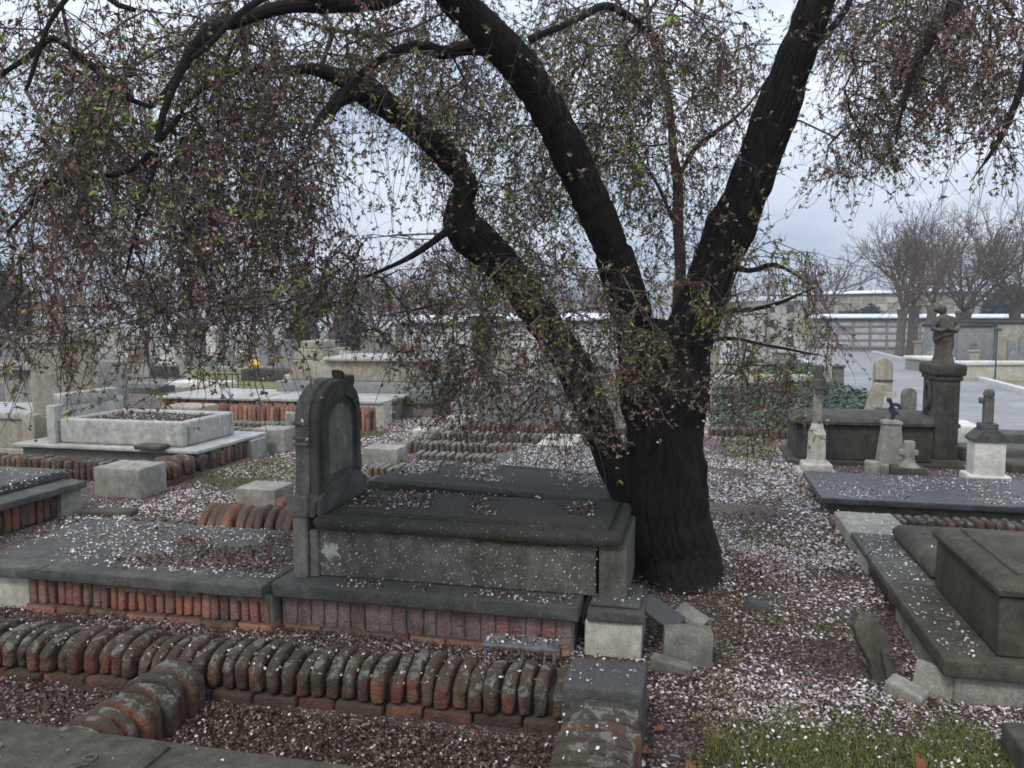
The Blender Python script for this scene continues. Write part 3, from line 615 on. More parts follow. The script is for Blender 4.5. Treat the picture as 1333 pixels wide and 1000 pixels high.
mb = MB(); lid(mb, -.62, 1.25, -.6, .7, .902, [(.03, 0), (0, .02), (0, .05), (.04, .08), (.12, .09)]); mb.build('lid', M['marble'], GS)
mb = MB(); mb.rbox(-1.3, -.75, -.3, .4, .902, 1.1, r=.02); mb.rbox(-1.2, -.8, -.25, .35, 1.102, 1.24, r=.02); mb.build('head_step', M['beige'], GS)
# ------------------------------------------------------------ right row
RS = empty('petal_slab_grave', (2.8, 7.9, 0), 'long flat dark slab sprinkled with petals in front of the white cross', 'grave slab')
mb = MB(); mb.rbox(-1.70, 3.4, -.78, .42, .10, .155, r=.01, nz=.003, cell=.15); mb.build('cover_slab', M['slab_wet'], RS)
mb = MB(); mb.rbox(-1.62, 3.3, -.72, .40, -.1, .099, r=.01); mb.build('base_core', M['olive'], RS)
curb((1.55, 6.86, 0), 3.6, 'mossy brick curb in front of the long dark slab at right', w=.2, h=.10, mat='brick_dull', base=False, det=.12, shoulder=.02)
block('stone_block', 1.16, 1.60, 6.12, 6.9, -.05, .10, 'concrete', 'long low grey block at the corner of the right-hand row below the dark slab', r=.015)
R2 = empty('low_lidded_grave', (2.0, 5.1, 0), 'low grave with a rounded lid on a petal strewn ledge, behind the big olive sarcophagus', 'grave')
ro = (2.0, 5.1, 0)
mb = MB(); mb.rbox(1.10, 3.5, 4.78, 5.85, .15, .198, r=.01, nz=.002); par(mb, 'ledge_slab', M['slab'], R2, ro)
mb = MB(); mb.rbox(1.16, 3.4, 4.84, 5.8, -.1, .149, r=.01, nz=.004); par(mb, 'brick_base', M['brick_dull'], R2, ro)
mb = MB(); mb.rbox(1.14, 1.3, 5.5, 5.82, -.1, .148, r=.01); par(mb, 'corner_block', M['pale'], R2, ro)
mb = MB(); lid(mb, 1.35, 3.2, 4.86, 5.78, .20, [(.02, 0), (0, .02), (0, .05), (.03, .09), (.08, .105), (.11, .1), (.13, .107)]); par(mb, 'lid', M['olive'], R2, ro)
R3 = empty('olive_sarcophagus', (2.0, 4.4, 0), 'big olive brown sarcophagus with a rolled lid edge at the right picture edge', 'tomb')
ro3 = (2.0, 4.4, 0)
mb = MB(); mb.rbox(1.10, 3.3, 3.72, 4.76, .12, .20, r=.012, nz=.003); par(mb, 'ledge_slab', M['olive'], R3, ro3)
mb = MB(); mb.rbox(1.13, 1.159, 4.0, 4.7, -.06, .119, r=.01); mb.rbox(1.16, 3.2, 3.76, 4.72, -.08, .118, r=.01, nz=.002); par(mb, 'pale_base', M['concrete'], R3, ro3)
mb = MB(); mb.rbox(1.335, 3.1, 3.80, 4.74, .202, .47, r=.012, nz=.003); par(mb, 'chest_body', M['olive'], R3, ro3)
mb = MB(); lid(mb, 1.32, 3.15, 3.78, 4.76, .472, [(.02, 0), (0, .012), (-.004, .035), (.012, .06), (.045, .073), (.10, .078), (.105, .088), (.12, .088)]); par(mb, 'lid', M['olive'], R3, ro3)
mb = MB(); mb.rbox(1.7, 2.2, 4.25, 4.32, .562, .566, r=.002); par(mb, 'worn_mark', M['concrete'], R3, ro3)
block('stone_shard', 1.0, 1.17, 3.80, 3.86, -.04, .12, 'concrete', 'squarish pale slab piece leaning on the corner of the olive sarcophagus base', r=.008, rz=-.5, tilt=(-.25, .1))
block('stone_shard', .88, 1.05, 3.74, 3.84, -.03, .05, 'concrete', 'flat pale fragment in the petals left of the leaning slab piece', r=.015, rz=-.6, tilt=(.1, .2))
block('stone_block', 1.2, 1.9, 2.5, 3.34, -.08, .13, 'olive', 'dark stone corner at the bottom right of the picture', r=.012)
# leaning broken stone
mb = MB()
out = [(-.055, 0), (-.05, .10), (-.085, .2), (-.09, .27), (-.05, .33), (.0, .32), (.045, .24), (.07, .17), (.05, .1), (.06, .05), (.05, 0)]
mb.prism(out, -.025, .025, axis='y', bev=.008, fn=lambda q: (q[0]+noise.noise(Vector(q)*20)*.008, q[1]+noise.noise(Vector(q)*17)*.008, q[2]))
mb.rbox(.0, .035, -.06, -.025, .0, .15, r=.01, nz=.006)
o = mb.build('broken_stone', M['olive'], smooth=False); q = P(1150, 880, 0); o.location = (q[0], q[1]+.0, -.03); o.rotation_euler = (math.radians(-14), math.radians(-8), math.radians(14))
tag(o, 'jagged broken stone standing upright in the petals left of the olive sarcophagus', 'broken stone')
# white cross monument
CR = empty('stone_cross', (1.32, 9.0, 0), 'slender white stone cross with a dark weathered head on a tapered pedestal', 'cross')
mb = MB(); mb.rbox(-.19, .19, -.19, .19, -.05, .05, r=.01); mb.rbox(-.15, .15, -.15, .15, .05, .13, r=.02); mb.build('base', M['pale'], CR)
mb = MB(); mb.lathe([(.098, .13), (.085, .17), (.080, .42), (.083, .44), (.062, .50), (.05, .55)], n=32, sq=True); mb.build('pedestal', M['pale'], CR, smooth=False)
mb = MB(); mb.rbox(-.045, .045, -.04, .04, .55, 1.0, r=.008); mb.build('shaft', M['concrete'], CR)
mb = MB(); mb.rbox(-.05, .05, -.045, .045, 1.002, 1.17, r=.008); mb.rbox(-.052, .05, -.16, .16, .92, 1.03, r=.008); mb.build('cross_head', M['headface'], CR)
# dark long sarcophagus
DS = empty('dark_sarcophagus', (2.0, 10.0, 0), 'long soot black sarcophagus behind the white cross, joined to the statue column', 'tomb')
mb = MB(); mb.rbox(-.80, .85, -.32, .6, .05, .44, r=.01, nz=.003); mb.build('chest_body', M['ped'], DS)
mb = MB(); lid(mb, -.87, .9, -.38, .66, .442, [(.04, 0), (.0, .02), (0, .05), (.03, .08), (.10, .10), (.2, .11)]); mb.build('lid', M['ped'], DS)
mb = MB(); mb.rbox(-.9, .95, -.42, .7, -.08, .048, r=.01); mb.build('base_slab', M['ped'], DS)
# statue column
SC = empty('statue_pedestal', (2.76, 9.75, 0), 'tall soot dark column with a carved wreath on its side, carrying a statue', 'column')
mb = MB(); mb.rbox(-.14, .14, -.15, .45, -.05, .10, r=.02); mb.build('base', M['olive'], SC)
mb = MB(); mb.rbox(-.12, .12, -.13, .40, .10, 1.0, r=.012, nz=.002); mb.build('shaft', M['ped'], SC)
mb = MB(); mb.rbox(-.14, .14, -.15, .42, .98, 1.03, r=.01); mb.rbox(-.17, .17, -.18, .45, 1.032, 1.16, r=.03, nz=.006); mb.build('capital', M['ped'], SC)
mb = MB(); ring = []
for i in range(20):
    a = 2*math.pi*i/20; ring.append((-.135, .14+.10*math.cos(a), .80+.15*math.sin(a)))
mb.tube(ring+ring[:1], [.026]*21, 7, lambda p, d, i, k, r: 1+.35*noise.noise(p*40)); mb.build('carved_wreath', M['ped'], SC)
# statue
random.seed(4)
ST = MB()
def ell(cx, cy, z, a, b, n=18, rot=0, k=.12):
    R = []
    for i in range(n):
        t_ = 2*math.pi*i/n; x = a*math.cos(t_); y = b*math.sin(t_)
        f_ = 1+k*noise.noise(Vector((math.cos(t_)*3.5, math.sin(t_)*3.5, z*4)))
        R.append((cx+x*f_, cy+y*f_, z))
    return R
ST.loft([ell(0, 0, 0, .11, .10), ell(0, 0, .05, .10, .10), ell(.0, 0, .12, .082, .085), ell(.01, 0, .22, .09, .09), ell(.0, 0, .27, .10, .10), ell(-.01, 0, .30, .10, .10), ell(-.01, 0, .36, .10, .10), ell(.0, 0, .42, .10, .095), ell(.0, 0, .48, .11, .095), ell(.0, 0, .53, .112, .085), ell(.005, 0, .565, .085, .065), ell(-.01, 0, .59, .035, .035, k=0), ell(-.025, 0, .605, .03, .03, k=0), ell(-.04, 0, .62, .048, .045, k=.1), ell(-.05, 0, .65, .062, .058, k=.15), ell(-.05, 0, .69, .055, .052, k=.15), ell(-.045, 0, .715, .03, .03, k=0)])
ST.tube([(-.06, -.04, .545), (-.125, -.07, .47), (-.13, -.09, .42), (-.06, -.12, .40), (.0, -.12, .43)], [.034, .034, .03, .025, .022], 10)
ST.tube([(.08, -.03, .545), (.115, -.05, .46), (.08, -.10, .40), (.01, -.13, .42), (-.02, -.13, .45)], [.034, .034, .03, .024, .022], 10)
ST.tube([(-.09, -.05, .28), (-.06, -.08, .33), (.02, -.10, .37), (.09, -.07, .40)], [.02, .03, .03, .02], 8)
st = ST.build('statue', M['statue']); st.location = (2.74, 9.8, 1.158); st.scale = (1.08, 1.1, .92)
tag(st, 'weathered stone figure with bowed head and folded arms standing on the dark column', 'statue')
# tapered broken monument
OB = empty('obelisk_monument', (2.10, 9.2, 0), 'short tapered grey obelisk with a dark broken iron cross on top', 'monument')
mb = MB(); mb.rbox(-.22, .14, -.12, .16, -.05, .12, r=.01); mb.build('base', M['concrete'], OB)
mb = MB(); mb.lathe([(.125, .12), (.085, .53), (.10, .545), (.095, .57), (.05, .585)], cx=.0, cy=.02, n=32, sq=True); mb.build('shaft', M['concrete'], OB, smooth=False)
mb = MB(); mb.tube([(0, 0, .58), (.02, 0, .66), (0, 0, .72), (-.03, 0, .80)], [.02, .025, .02, .02], 7)
ring = [(.03+.05*math.cos(a), 0, .70+.05*math.sin(a)) for a in np.linspace(0, 5.4, 12)]; mb.tube(ring, [.018]*12, 6); mb.rbox(-.06, -.01, -.02, .02, .77, .82, r=.015); mb.build('iron_cross', M['ironblack'], OB)
SM = empty('small_broken_cross', (2.22, 8.95, 0), 'small pale broken cross on a dark square block in front of the obelisk', 'cross')
mb = MB(); mb.rbox(-.16, .16, -.13, .13, -.05, .13, r=.015, nz=.004); mb.build('base', M['olive'], SM)
mb = MB(); mb.rbox(-.05, .05, -.045, .045, .13, .40, r=.02, nz=.01, fr=25); mb.rbox(-.10, .09, -.04, .04, .24, .31, r=.02, nz=.012, fr=25); mb.lathe([(.1, .13), (.07, .17), (.05, .22)], n=12, nz=.3); mb.build('broken_cross', M['concrete'], SM)
block('stone_block', 1.83, 1.96, 9.0, 9.12, -.02, .15, 'concrete', 'small pale block left of the tapered obelisk', r=.01, rz=.2)
# white pedestal with dark cross post
WP = empty('white_pedestal_cross', (2.96, 9.0, 0), 'white pedestal with dark sloping shoulders carrying a stub cross at the right edge', 'cross')
mb = MB(); mb.rbox(-.20, .20, -.16, .16, -.05, .08, r=.02); mb.rbox(-.145, .145, -.12, .12, .08, .42, r=.008); mb.build('pedestal', M['whitestone'], WP)
mb = MB(); mb.prism([(-.165, .42), (-.165, .45), (-.07, .54), (.07, .54), (.165, .45), (.165, .42)], -.14, .14, axis='y', bev=.006); mb.rbox(-.08, .08, -.08, .08, .54, .60, r=.008); mb.build('sloping_cap', M['ledge'], WP, smooth=False)
mb = MB(); mb.rbox(-.045, .045, -.04, .04, .602, .86, r=.01); mb.lathe([(.045, .86), (.055, .9), (.04, .94), (.01, .955)], n=12); mb.rbox(-.09, -.04, -.03, .03, .80, .86, r=.015, nz=.008); mb.build('cross_stub', M['headstone'], WP)
# behind white pedestal: low graves
random.seed(12)
for i, (x, y, L, m, lb) in enumerate([(3.35, 9.4, 2.4, 'olive', 'low mossy stone step behind the white pedestal'), (3.1, 10.2, 3.0, 'slab', 'long grey slab behind the mossy step at the right edge'), (3.2, 11.2, 3.0, 'slab', 'thin dark slab nearest the road at the right edge')]):
    block('low_grave', x, x+L, y, y+.45, -.05, .12+.04*i, m, lb, 'grave slab', r=.03, nz=.01)
block('low_grave', 3.0, 3.55, 10.9, 11.6, .0, .32, 'whitestone', 'short bright white slab right of the statue column', 'grave slab', r=.02)
# arched yellow headstone etc. beyond
def at(x, y): return G(x, y)
p = at(1148, 516); stele('arched_stele', p, px(p, 22), px(p, 50), px(p, 12), 'beige', 'cream round topped pillar stone with a dark band in front of the road', 'gravestone', 'round')
p2 = p+np.array((0, -px(p, 7), px(p, 12))); b_ = MB(); b_.rbox(-px(p, 11.6), px(p, 11.6), -.02, .02, 0, px(p, 2), r=.004); 
o_ = b_.build('dark_band', M['ironblack']); o_.parent = [o for o in bpy.data.objects if o.name.startswith('arched_stele')][0]; o_.location = (0, -px(p, 6.5), px(p, 20))
p = at(1182, 541); stele('arched_stele', p, px(p, 20), px(p, 36), px(p, 8), 'headstone', 'small dark grey arched headstone just left of the statue column', 'gravestone', 'round', rz=.5)
p = at(1134, 543); stele('rough_stele', p, px(p, 20), px(p, 45), px(p, 10), 'beige', 'rough pale leaning stone beside the cream pillar stone', 'gravestone', 'taper', tilt=(0, .2))
p = at(1156, 547); stele('dark_tablet', p, px(p, 32), px(p, 16), px(p, 12), 'darkgran', 'low dark tablet below the cream pillar stone', 'gravestone', 'flat', base=False)
p = at(1090, 505); stele('grey_stele', p, px(p, 14), px(p, 30), px(p, 10), 'headstone', 'short grey post stone with a dark top behind the white cross', 'gravestone', 'cap')
p = at(1075, 503); stele('worn_stele', p, px(p, 12), px(p, 26), px(p, 8), 'beige', 'worn cream stone left of the short grey post stone', 'gravestone', 'taper')
# ivy beds
def leaf_blob(n, c, r, size, flat=.3, shell=.5):
    d = rand_dirs(n); rad = rng.uniform(shell, 1, n)**.6
    C = np.array(c)+d*rad[:, None]*np.array(r); lump = np.array([1+.22*noise.noise(Vector((q[0]*2.2, q[1]*2.2, q[2]*2.2))) for q in d*2+c[0]]); C = np.array(c)+(C-np.array(c))*lump[:, None]
    A = rand_dirs(n); A[:, 2] *= flat; A = norm(A); Bv = norm(np.cross(A, rand_dirs(n))); L = rng.uniform(.6, 1.2, n)*size
    return diamonds(C, A, Bv, L, L*.55, .15)
def ground_leaves(poly, n, size, hmax, m, name, label, cat):
    Q = np.array([G(*q)[:2] for q in poly]); lo, hi = Q.min(0), Q.max(0); C = []
    while len(C) < n:
        q = rng.uniform(lo, hi); ins = False; j = len(Q)-1
        for i in range(len(Q)):
            if (Q[i][1] > q[1]) != (Q[j][1] > q[1]) and q[0] < (Q[j][0]-Q[i][0])*(q[1]-Q[i][1])/(Q[j][1]-Q[i][1])+Q[i][0]: ins = not ins
            j = i
        if ins:
            hh = hmax*(.45+.55*noise.noise(Vector((q[0]*1.3, q[1]*1.3, 0)))+.25*noise.noise(Vector((q[0]*4, q[1]*4, 5))))
            C.append((q[0], q[1], gz(q[0], q[1])+max(.02, hh*rng.uniform(.6, 1.0))))
    C = np.array(C); A = rand_dirs(n); A[:, 2] *= .4; A = norm(A); Bv = norm(np.cross(A, rand_dirs(n)*.4+np.array((0, 0, 1.)))); L = rng.uniform(.6, 1.2, n)*size
    V, F = diamonds(C, A, Bv, L, L*.6, .1); o = np_mesh(name, V, F, m); return tag(o, label, cat, kind='stuff')
ground_leaves([(925, 556), (1020, 566), (1038, 545), (1135, 545), (1128, 515), (1060, 500), (930, 510)], 9000, .055, .27, M['ivy'], 'ivy', 'dark green ivy covering the ground behind the white cross', 'ivy')
ground_leaves([(985, 497), (1075, 497), (1060, 478), (990, 482)], 3000, .07, .35, M['ivy'], 'ivy', 'second strip of ivy beside the road kerb', 'ivy')
ground_leaves([(940, 600), (1010, 600), (1010, 560), (940, 560)], 500, .035, .07, M['grass'], 'weeds', 'low weeds between the petal path and the ivy', 'weeds')
p = at(1030, 500); stele('edging_stone', p, 2.6, .26, .25, 'pale', 'low pale stone edging wall across the ivy bed', 'low wall', 'flat', base=False)
# ------------------------------------------------------------ fallen petals, litter, grass
pv = []; pl = []
def scatter(store, n, fx, zf, size, flat=.35, jitz=.006):
    C = np.array([fx() for _ in range(n)]); Z = np.array([zf(a, b) for a, b in C])+rng.uniform(0.001, jitz, n)
    C = np.column_stack([C, Z]); A = rand_dirs(n); A[:, 2] *= flat; A = norm(A)
    Nn = norm(rand_dirs(n)*flat*1.1+np.array((0, 0, 1.))); Bv = norm(np.cross(Nn, A)); L = rng.uniform(.35, 1.0, n)**1.3*1.35*size
    store.append((C, A, Bv, L, L*rng.uniform(.45, .8, n)))
def rect(x0, x1, y0, y1): return lambda: (rng.uniform(x0, x1), rng.uniform(y0, y1))
def clump(x0, x1, y0, y1, sc=2.5, th=-.05, soft=.25):
    def f():
        while True:
            a, b = rng.uniform(x0, x1), rng.uniform(y0, y1)
            if noise.noise(Vector((a*sc, b*sc, 9.3)))+rng.uniform(-soft, soft) > th: return a, b
    return f
flat0 = lambda z: (lambda a, b: z)
# right-hand path
scatter(pv, 24000, clump(-.5, 1.18, 5.2, 14.5, 1.7, -.18, .25), lambda a, b: gnd(a, b)+.004, .015)
scatter(pv, 8500, clump(-.6, 1.15, 2.2, 6.0, 2.2, -.0, .22), gnd, .0115)
scatter(pl, 11000, clump(-.7, 1.2, 2.0, 7.0, 1.9, -.12, .3), gnd, .0105, .6, .014)
scatter(pv, 5000, clump(-3.6, 1.2, 3.35, 3.85, 2.2, -.1, .3), gnd, .0085)
scatter(pv, 1500, clump(.0, 1.7, 2.1, 3.7, 3, -.1, .3), lambda a, b: gnd(a, b)+.02, .0085, .6, .022)
scatter(pl, 5000, rect(.0, 1.7, 2.1, 3.7), gnd, .0095, .7, .016)
scatter(pv, 1500, rect(1.1, 1.7, 3.3, 3.74), gnd, .009)
scatter(pl, 9000, rect(-3.9, .2, 3.3, 3.85), gnd, .010, .6, .02)
for store, n_, s_ in ((pv, 1700, .0095), (pl, 2600, .0105)):
    def ringf():
        a = rng.uniform(0, 6.283); r = .42+abs(rng.normal())*.16
        return tb0[0]+r*math.cos(a), tb0[1]+r*math.sin(a)*.9
    tb0 = G(884, 770)+np.array((0, .32, 0)); scatter(store, n_, ringf, lambda a, b: gnd(a, b)+.006, s_, .6, .02)
# enclosure in the foreground: brown husks, few petals
scatter(pl, 26000, rect(-2.0, -.48, 2.0, 3.0), lambda a, b: gnd(a, b)+.012*abs(noise.noise(Vector((a*9, b*9, 1)))), .0095, .8, .03)
scatter(pv, 900, rect(-2.0, -.48, 2.0, 3.0), lambda a, b: gnd(a, b)+.02, .007, .6, .02)
scatter(pl, 9000, rect(-4.2, -2.35, 2.3, 3.0), gnd, .0095, .8, .03)
scatter(pv, 500, rect(-4.2, -2.35, 2.3, 3.0), lambda a, b: gnd(a, b)+.02, .007, .6, .02)
# left path and plots
scatter(pv, 21000, clump(-5.1, -3.3, 4.9, 14.5, 1.7, -.22, .25), lambda a, b: gnd(a, b)+.004, .015)
scatter(pl, 5000, rect(-5.0, -3.3, 4.8, 9), gnd, .011, .6, .012)
scatter(pv, 5000, clump(-9, -5.2, 6, 11, 1.6, 0, .3), gnd, .012)
scatter(pv, 8000, clump(-3.3, -.3, 5.3, 12, 2, -.1, .3), gnd, .011)
scatter(pv, 4000, clump(1.2, 4.5, 8.6, 12, 2, -.05, .3), gnd, .012)
scatter(pv, 1800, rect(1.5, 4.5, 6.1, 6.8), gnd, .011)
# on things
scatter(pv, 2400, clump(-4.05, -2.2, 3.85, 4.78, 2.2, -.05, .22), flat0(.27), .0095, .4, .008)
scatter(pl, 2600, clump(-3.5, -2.25, 3.95, 4.75, 2.6, .0, .16), flat0(.272), .010, .6, .016)
scatter(pv, 330, clump(-1.9, -.5, 4.1, 4.58, 3.2, -.08, .15), flat0(.631), .0105, .5, .01)
scatter(pl, 600, clump(-1.9, -.5, 4.1, 4.58, 3.2, -.08, .15), flat0(.631), .0105, .6, .01)
scatter(pv, 190, clump(-2.1, -.56, 3.84, 3.98, 5, .0, .15), flat0(.264), .009, .5, .01)
scatter(pl, 230, clump(-2.1, -.56, 3.88, 3.98, 5, .0, .1), flat0(.266), .009, .6, .014)
scatter(pv, 1500, clump(-2.0, -.5, 5.2, 5.8, 2.5, -.12, .2), lambda a, b: .576-.014*(a+1.2), .010, .5, .006)
scatter(pv, 3600, rect(-1.78, -.62, 7.18, 8.68), flat0(.264), .0115, .3, .006)
scatter(pv, 900, rect(-2.0, -.5, 6.95, 8.8), flat0(.163), .011, .3, .006)
scatter(pv, 2200, clump(1.15, 5.0, 7.15, 8.28, 1.8, -.1, .25), flat0(.157), .011, .3, .006)
scatter(pv, 230, rect(1.12, 1.34, 4.8, 5.8), flat0(.2), .0095, .4, .006)
scatter(pv, 150, rect(1.12, 1.32, 3.78, 4.7), flat0(.202), .009, .4, .006)
scatter(pv, 70, rect(1.4, 3.0, 3.9, 4.7), flat0(.562), .008, .4, .006)
scatter(pv, 60, rect(1.4, 3.0, 4.95, 5.7), flat0(.308), .009, .4, .006)
scatter(pv, 120, rect(1.17, 1.6, 6.14, 6.88), flat0(.104), .010, .4, .006)
scatter(pv, 500, rect(-3.4, -.1, 9.25, 11.2), flat0(.175), .010, .4, .01)
scatter(pv, 60, rect(-.93, -.6, 3.59, 3.70), flat0(.148), .009, .4, .01)
scatter(pl, 60, rect(-.93, -.6, 3.59, 3.70), flat0(.148), .009, .6, .012)
scatter(pv, 42, rect(-3.2, -.95, 1.9, 2.38), flat0(.209), .008, .3, .003)
scatter(pv, 36, rect(-.46, -.17, 3.0, 3.25), flat0(.27), .008, .3, .003)
scatter(pv, 420, rect(-4.0, -.6, 2.98, 3.36), flat0(.198), .008, .6, .01)
scatter(pl, 520, rect(-4.0, -.6, 2.98, 3.36), flat0(.196), .009, .6, .01)
scatter(pv, 80, rect(-.45, -.2, 2.0, 2.95), flat0(.236), .008, .5, .008)
scatter(pv, 40, rect(-.47, -.22, 3.93, 4.2), flat0(.264), .009, .3, .004)
scatter(pv, 1300, rect(-7.0, -5.1, 4.65, 5.9), flat0(.352), .009, .3, .004)
scatter(pv, 700, rect(-6.7, -5.43, 7.68, 8.43), flat0(.535), .011, .4, .01)
scatter(pl, 700, rect(-6.7, -5.43, 7.68, 8.43), flat0(.535), .011, .4, .01)
scatter(pv, 60, rect(-5.4, -5.05, 6.5, 6.8), flat0(.275), .009, .3, .004)
# petals stuck on the chest front
n = 420; C = np.column_stack([rng.uniform(-1.98, -.45, n), np.full(n, 3.9965), .27+.25*rng.uniform(0, 1, n)]); A = rand_dirs(n); A[:, 1] *= .1; A = norm(A); Bv = norm(np.cross(A, np.array((0, 1., 0))+.1*rand_dirs(n))); L = rng.uniform(.0025, .0065, n)
pv.append((C, A, Bv, L, L*.6))
def flush(store, name, m, label, cat):
    c = [np.concatenate([s[i] for s in store]) for i in range(5)]
    V, F = diamonds(c[0], c[1], c[2], c[3], c[4], .25); return tag(np_mesh(name, V, F, m), label, cat, kind='stuff')
flush(pv, 'fallen_petals', M['petal'], 'pale pink and white fallen blossom petals over the paths and stones', 'petals')
flush(pl, 'petal_litter', M['litter'], 'dark brown red withered blossom litter on the ground', 'litter')
# grass
def grass(name, n, fx, hgt, label):
    C = np.array([fx() for _ in range(n)]); Z = np.array([gnd(a, b) for a, b in C]); C = np.column_stack([C, Z-.005])
    d = norm(rand_dirs(n)*.55+np.array((0, 0, 1.))); L = rng.uniform(.5, 1.2, n)*hgt; s = norm(np.cross(d, rand_dirs(n)))*(.0022+.0008*rng.random(n))[:, None]
    b = rand_dirs(n)*L[:, None]*.25; b[:, 2] -= L*.1
    V = np.stack([C-s, C+s, C+d*(L*.6)[:, None]+s*.7, C+d*L[:, None]+b, C+d*(L*.6)[:, None]-s*.7], 1).reshape(-1, 3)
    i = np.arange(n)[:, None]*5; F = np.concatenate([np.column_stack([i, i+1, i+2, i+4]), np.column_stack([i+4, i+2, i+3, i+3])]) 
    F = np.column_stack([i, i+1, i+2, i+4]); me_V = V
    # tip as separate tris folded into quads
    F2 = np.column_stack([i+4, i+2, i+3, i+3])
    V2 = np.stack([C+d*(L*.6)[:, None]-s*.7, C+d*(L*.6)[:, None]+s*.7, C+d*L[:, None]+b+s*.1, C+d*L[:, None]+b-s*.1], 1).reshape(-1, 3)
    V1 = np.stack([C-s, C+s, C+d*(L*.6)[:, None]+s*.7, C+d*(L*.6)[:, None]-s*.7], 1).reshape(-1, 3)
    F = np.arange(8*n).reshape(2*n, 4)
    return tag(np_mesh(name, np.concatenate([V1, V2]), F, M['grass']), label, 'grass', kind='stuff')
def gpatch():
    while True:
        a, b = rng.uniform(.0, 1.6), rng.uniform(2.1, 3.6)
        k = noise.noise(Vector((a*3.2, b*3.2, 4)))*.55+noise.noise(Vector((a*11, b*11, 4)))*.3+.52-max(0, (b-3.05))*1.3-max(0, (.45-a))*1.2
        if k+rng.uniform(-.22, .22) > .12: return a, b
grass('grass', 33000, gpatch, .045, 'short green grass patch at the bottom right between the graves')
grass('grass', 5000, clump(.1, 1.15, 3.3, 8.0, 1.3, .18, .08), .035, 'sparse grass tufts growing through the petals on the right path')
grass('grass', 16000, clump(-5.15, -3.3, 4.9, 13.5, 1.1, .1, .12), .05, 'green grass along the edges of the left petal path')
S0 = []; S1 = []
for _ in range(420):
    a, b = (rng.uniform(-.6, 1.2), rng.uniform(2.2, 9)) if rng.random() < .55 else ((rng.uniform(-5, -3.3), rng.uniform(4.9, 10)) if rng.random() < .5 else (rng.uniform(-4, -.5), rng.uniform(2.1, 4.7)))
    th = rng.uniform(0, 6.28); l = rng.uniform(.03, .14); z = gnd(a, b)+.012+(.255 if (3.8 < b < 4.75 and -4 < a < -2.2) else 0)
    if -2.2 < a < -.3 and 3.3 < b < 4.8: continue
    S0.append((a, b, z)); S1.append((a+l*math.cos(th), b+l*math.sin(th), z+rng.uniform(-.004, .01)))
def seg_tubes(P0, P1, R0, R1, n=4):
    T = norm(P1-P0); ref = np.where(np.abs(T[:, 2:3]) > .9, np.array([[1., 0, 0]]), np.array([[0, 0, 1.]])); U_ = norm(np.cross(T, ref)); W_ = np.cross(T, U_)
    a = np.arange(n)*2*np.pi/n; V = []
    for Pq, Rq in ((P0, R0), (P1, R1)):
        V.append(Pq[:, None]+(U_[:, None]*np.cos(a)[None, :, None]+W_[:, None]*np.sin(a)[None, :, None])*Rq[:, None, None])
    V = np.concatenate(V, 1).reshape(-1, 3); N_ = len(P0); b = np.arange(N_)[:, None]*2*n; F = []
    for i in range(n):
        j = (i+1) % n; F.append(np.concatenate([b+i, b+j, b+n+j, b+n+i], 1))
    return V, np.concatenate(F, 0)
k_ = len(S0); V, F = seg_tubes(np.array(S0), np.array(S1), np.full(k_, .0022), np.full(k_, .0012), 4)
tag(np_mesh('fallen_twigs', V, F, M['twig']), 'small fallen twigs scattered over the petal carpet', 'twigs', kind='stuff')
n = 26; dl = []
scatter(dl, 22, rect(-.15, 1.0, 2.3, 4.2), gnd, .032, .5, .02); flush(dl, 'dry_leaves', M['dryleaf'], 'few orange brown dry leaves among the petals', 'leaves')
# ------------------------------------------------------------ the big black tree
random.seed(31); rng = np.random.default_rng(5)
def spline(cp, step=.05):
    """cp: (px, py, width_px, depth) -> smooth 3-D points and radii"""
    pts = [D(a, b, d) for a, b, w_, d in cp]; rad = [w_*d/FP/2 for a, b, w_, d in cp]
    out, ro_ = [], []
    n = len(pts)
    for i in range(n-1):
        p0, p1, p2, p3 = pts[max(i-1, 0)], pts[i], pts[i+1], pts[min(i+2, n-1)]
        k = max(2, int(np.linalg.norm(p2-p1)/step))
        for j in range(k):
            t = j/k
            out.append(.5*((2*p1)+(-p0+p2)*t+(2*p0-5*p1+4*p2-p3)*t*t+(-p0+3*p1-3*p2+p3)*t**3)); ro_.append(rad[i]*(1-t)+rad[i+1]*t)
    out.append(pts[-1]); ro_.append(rad[-1]); return out, ro_
tb = G(880, 775)
TREE = empty('blossom_tree', (tb[0], tb[1]+.15, 0), 'large black trunked tree with spreading limbs and drooping budding twigs in the centre', 'tree')
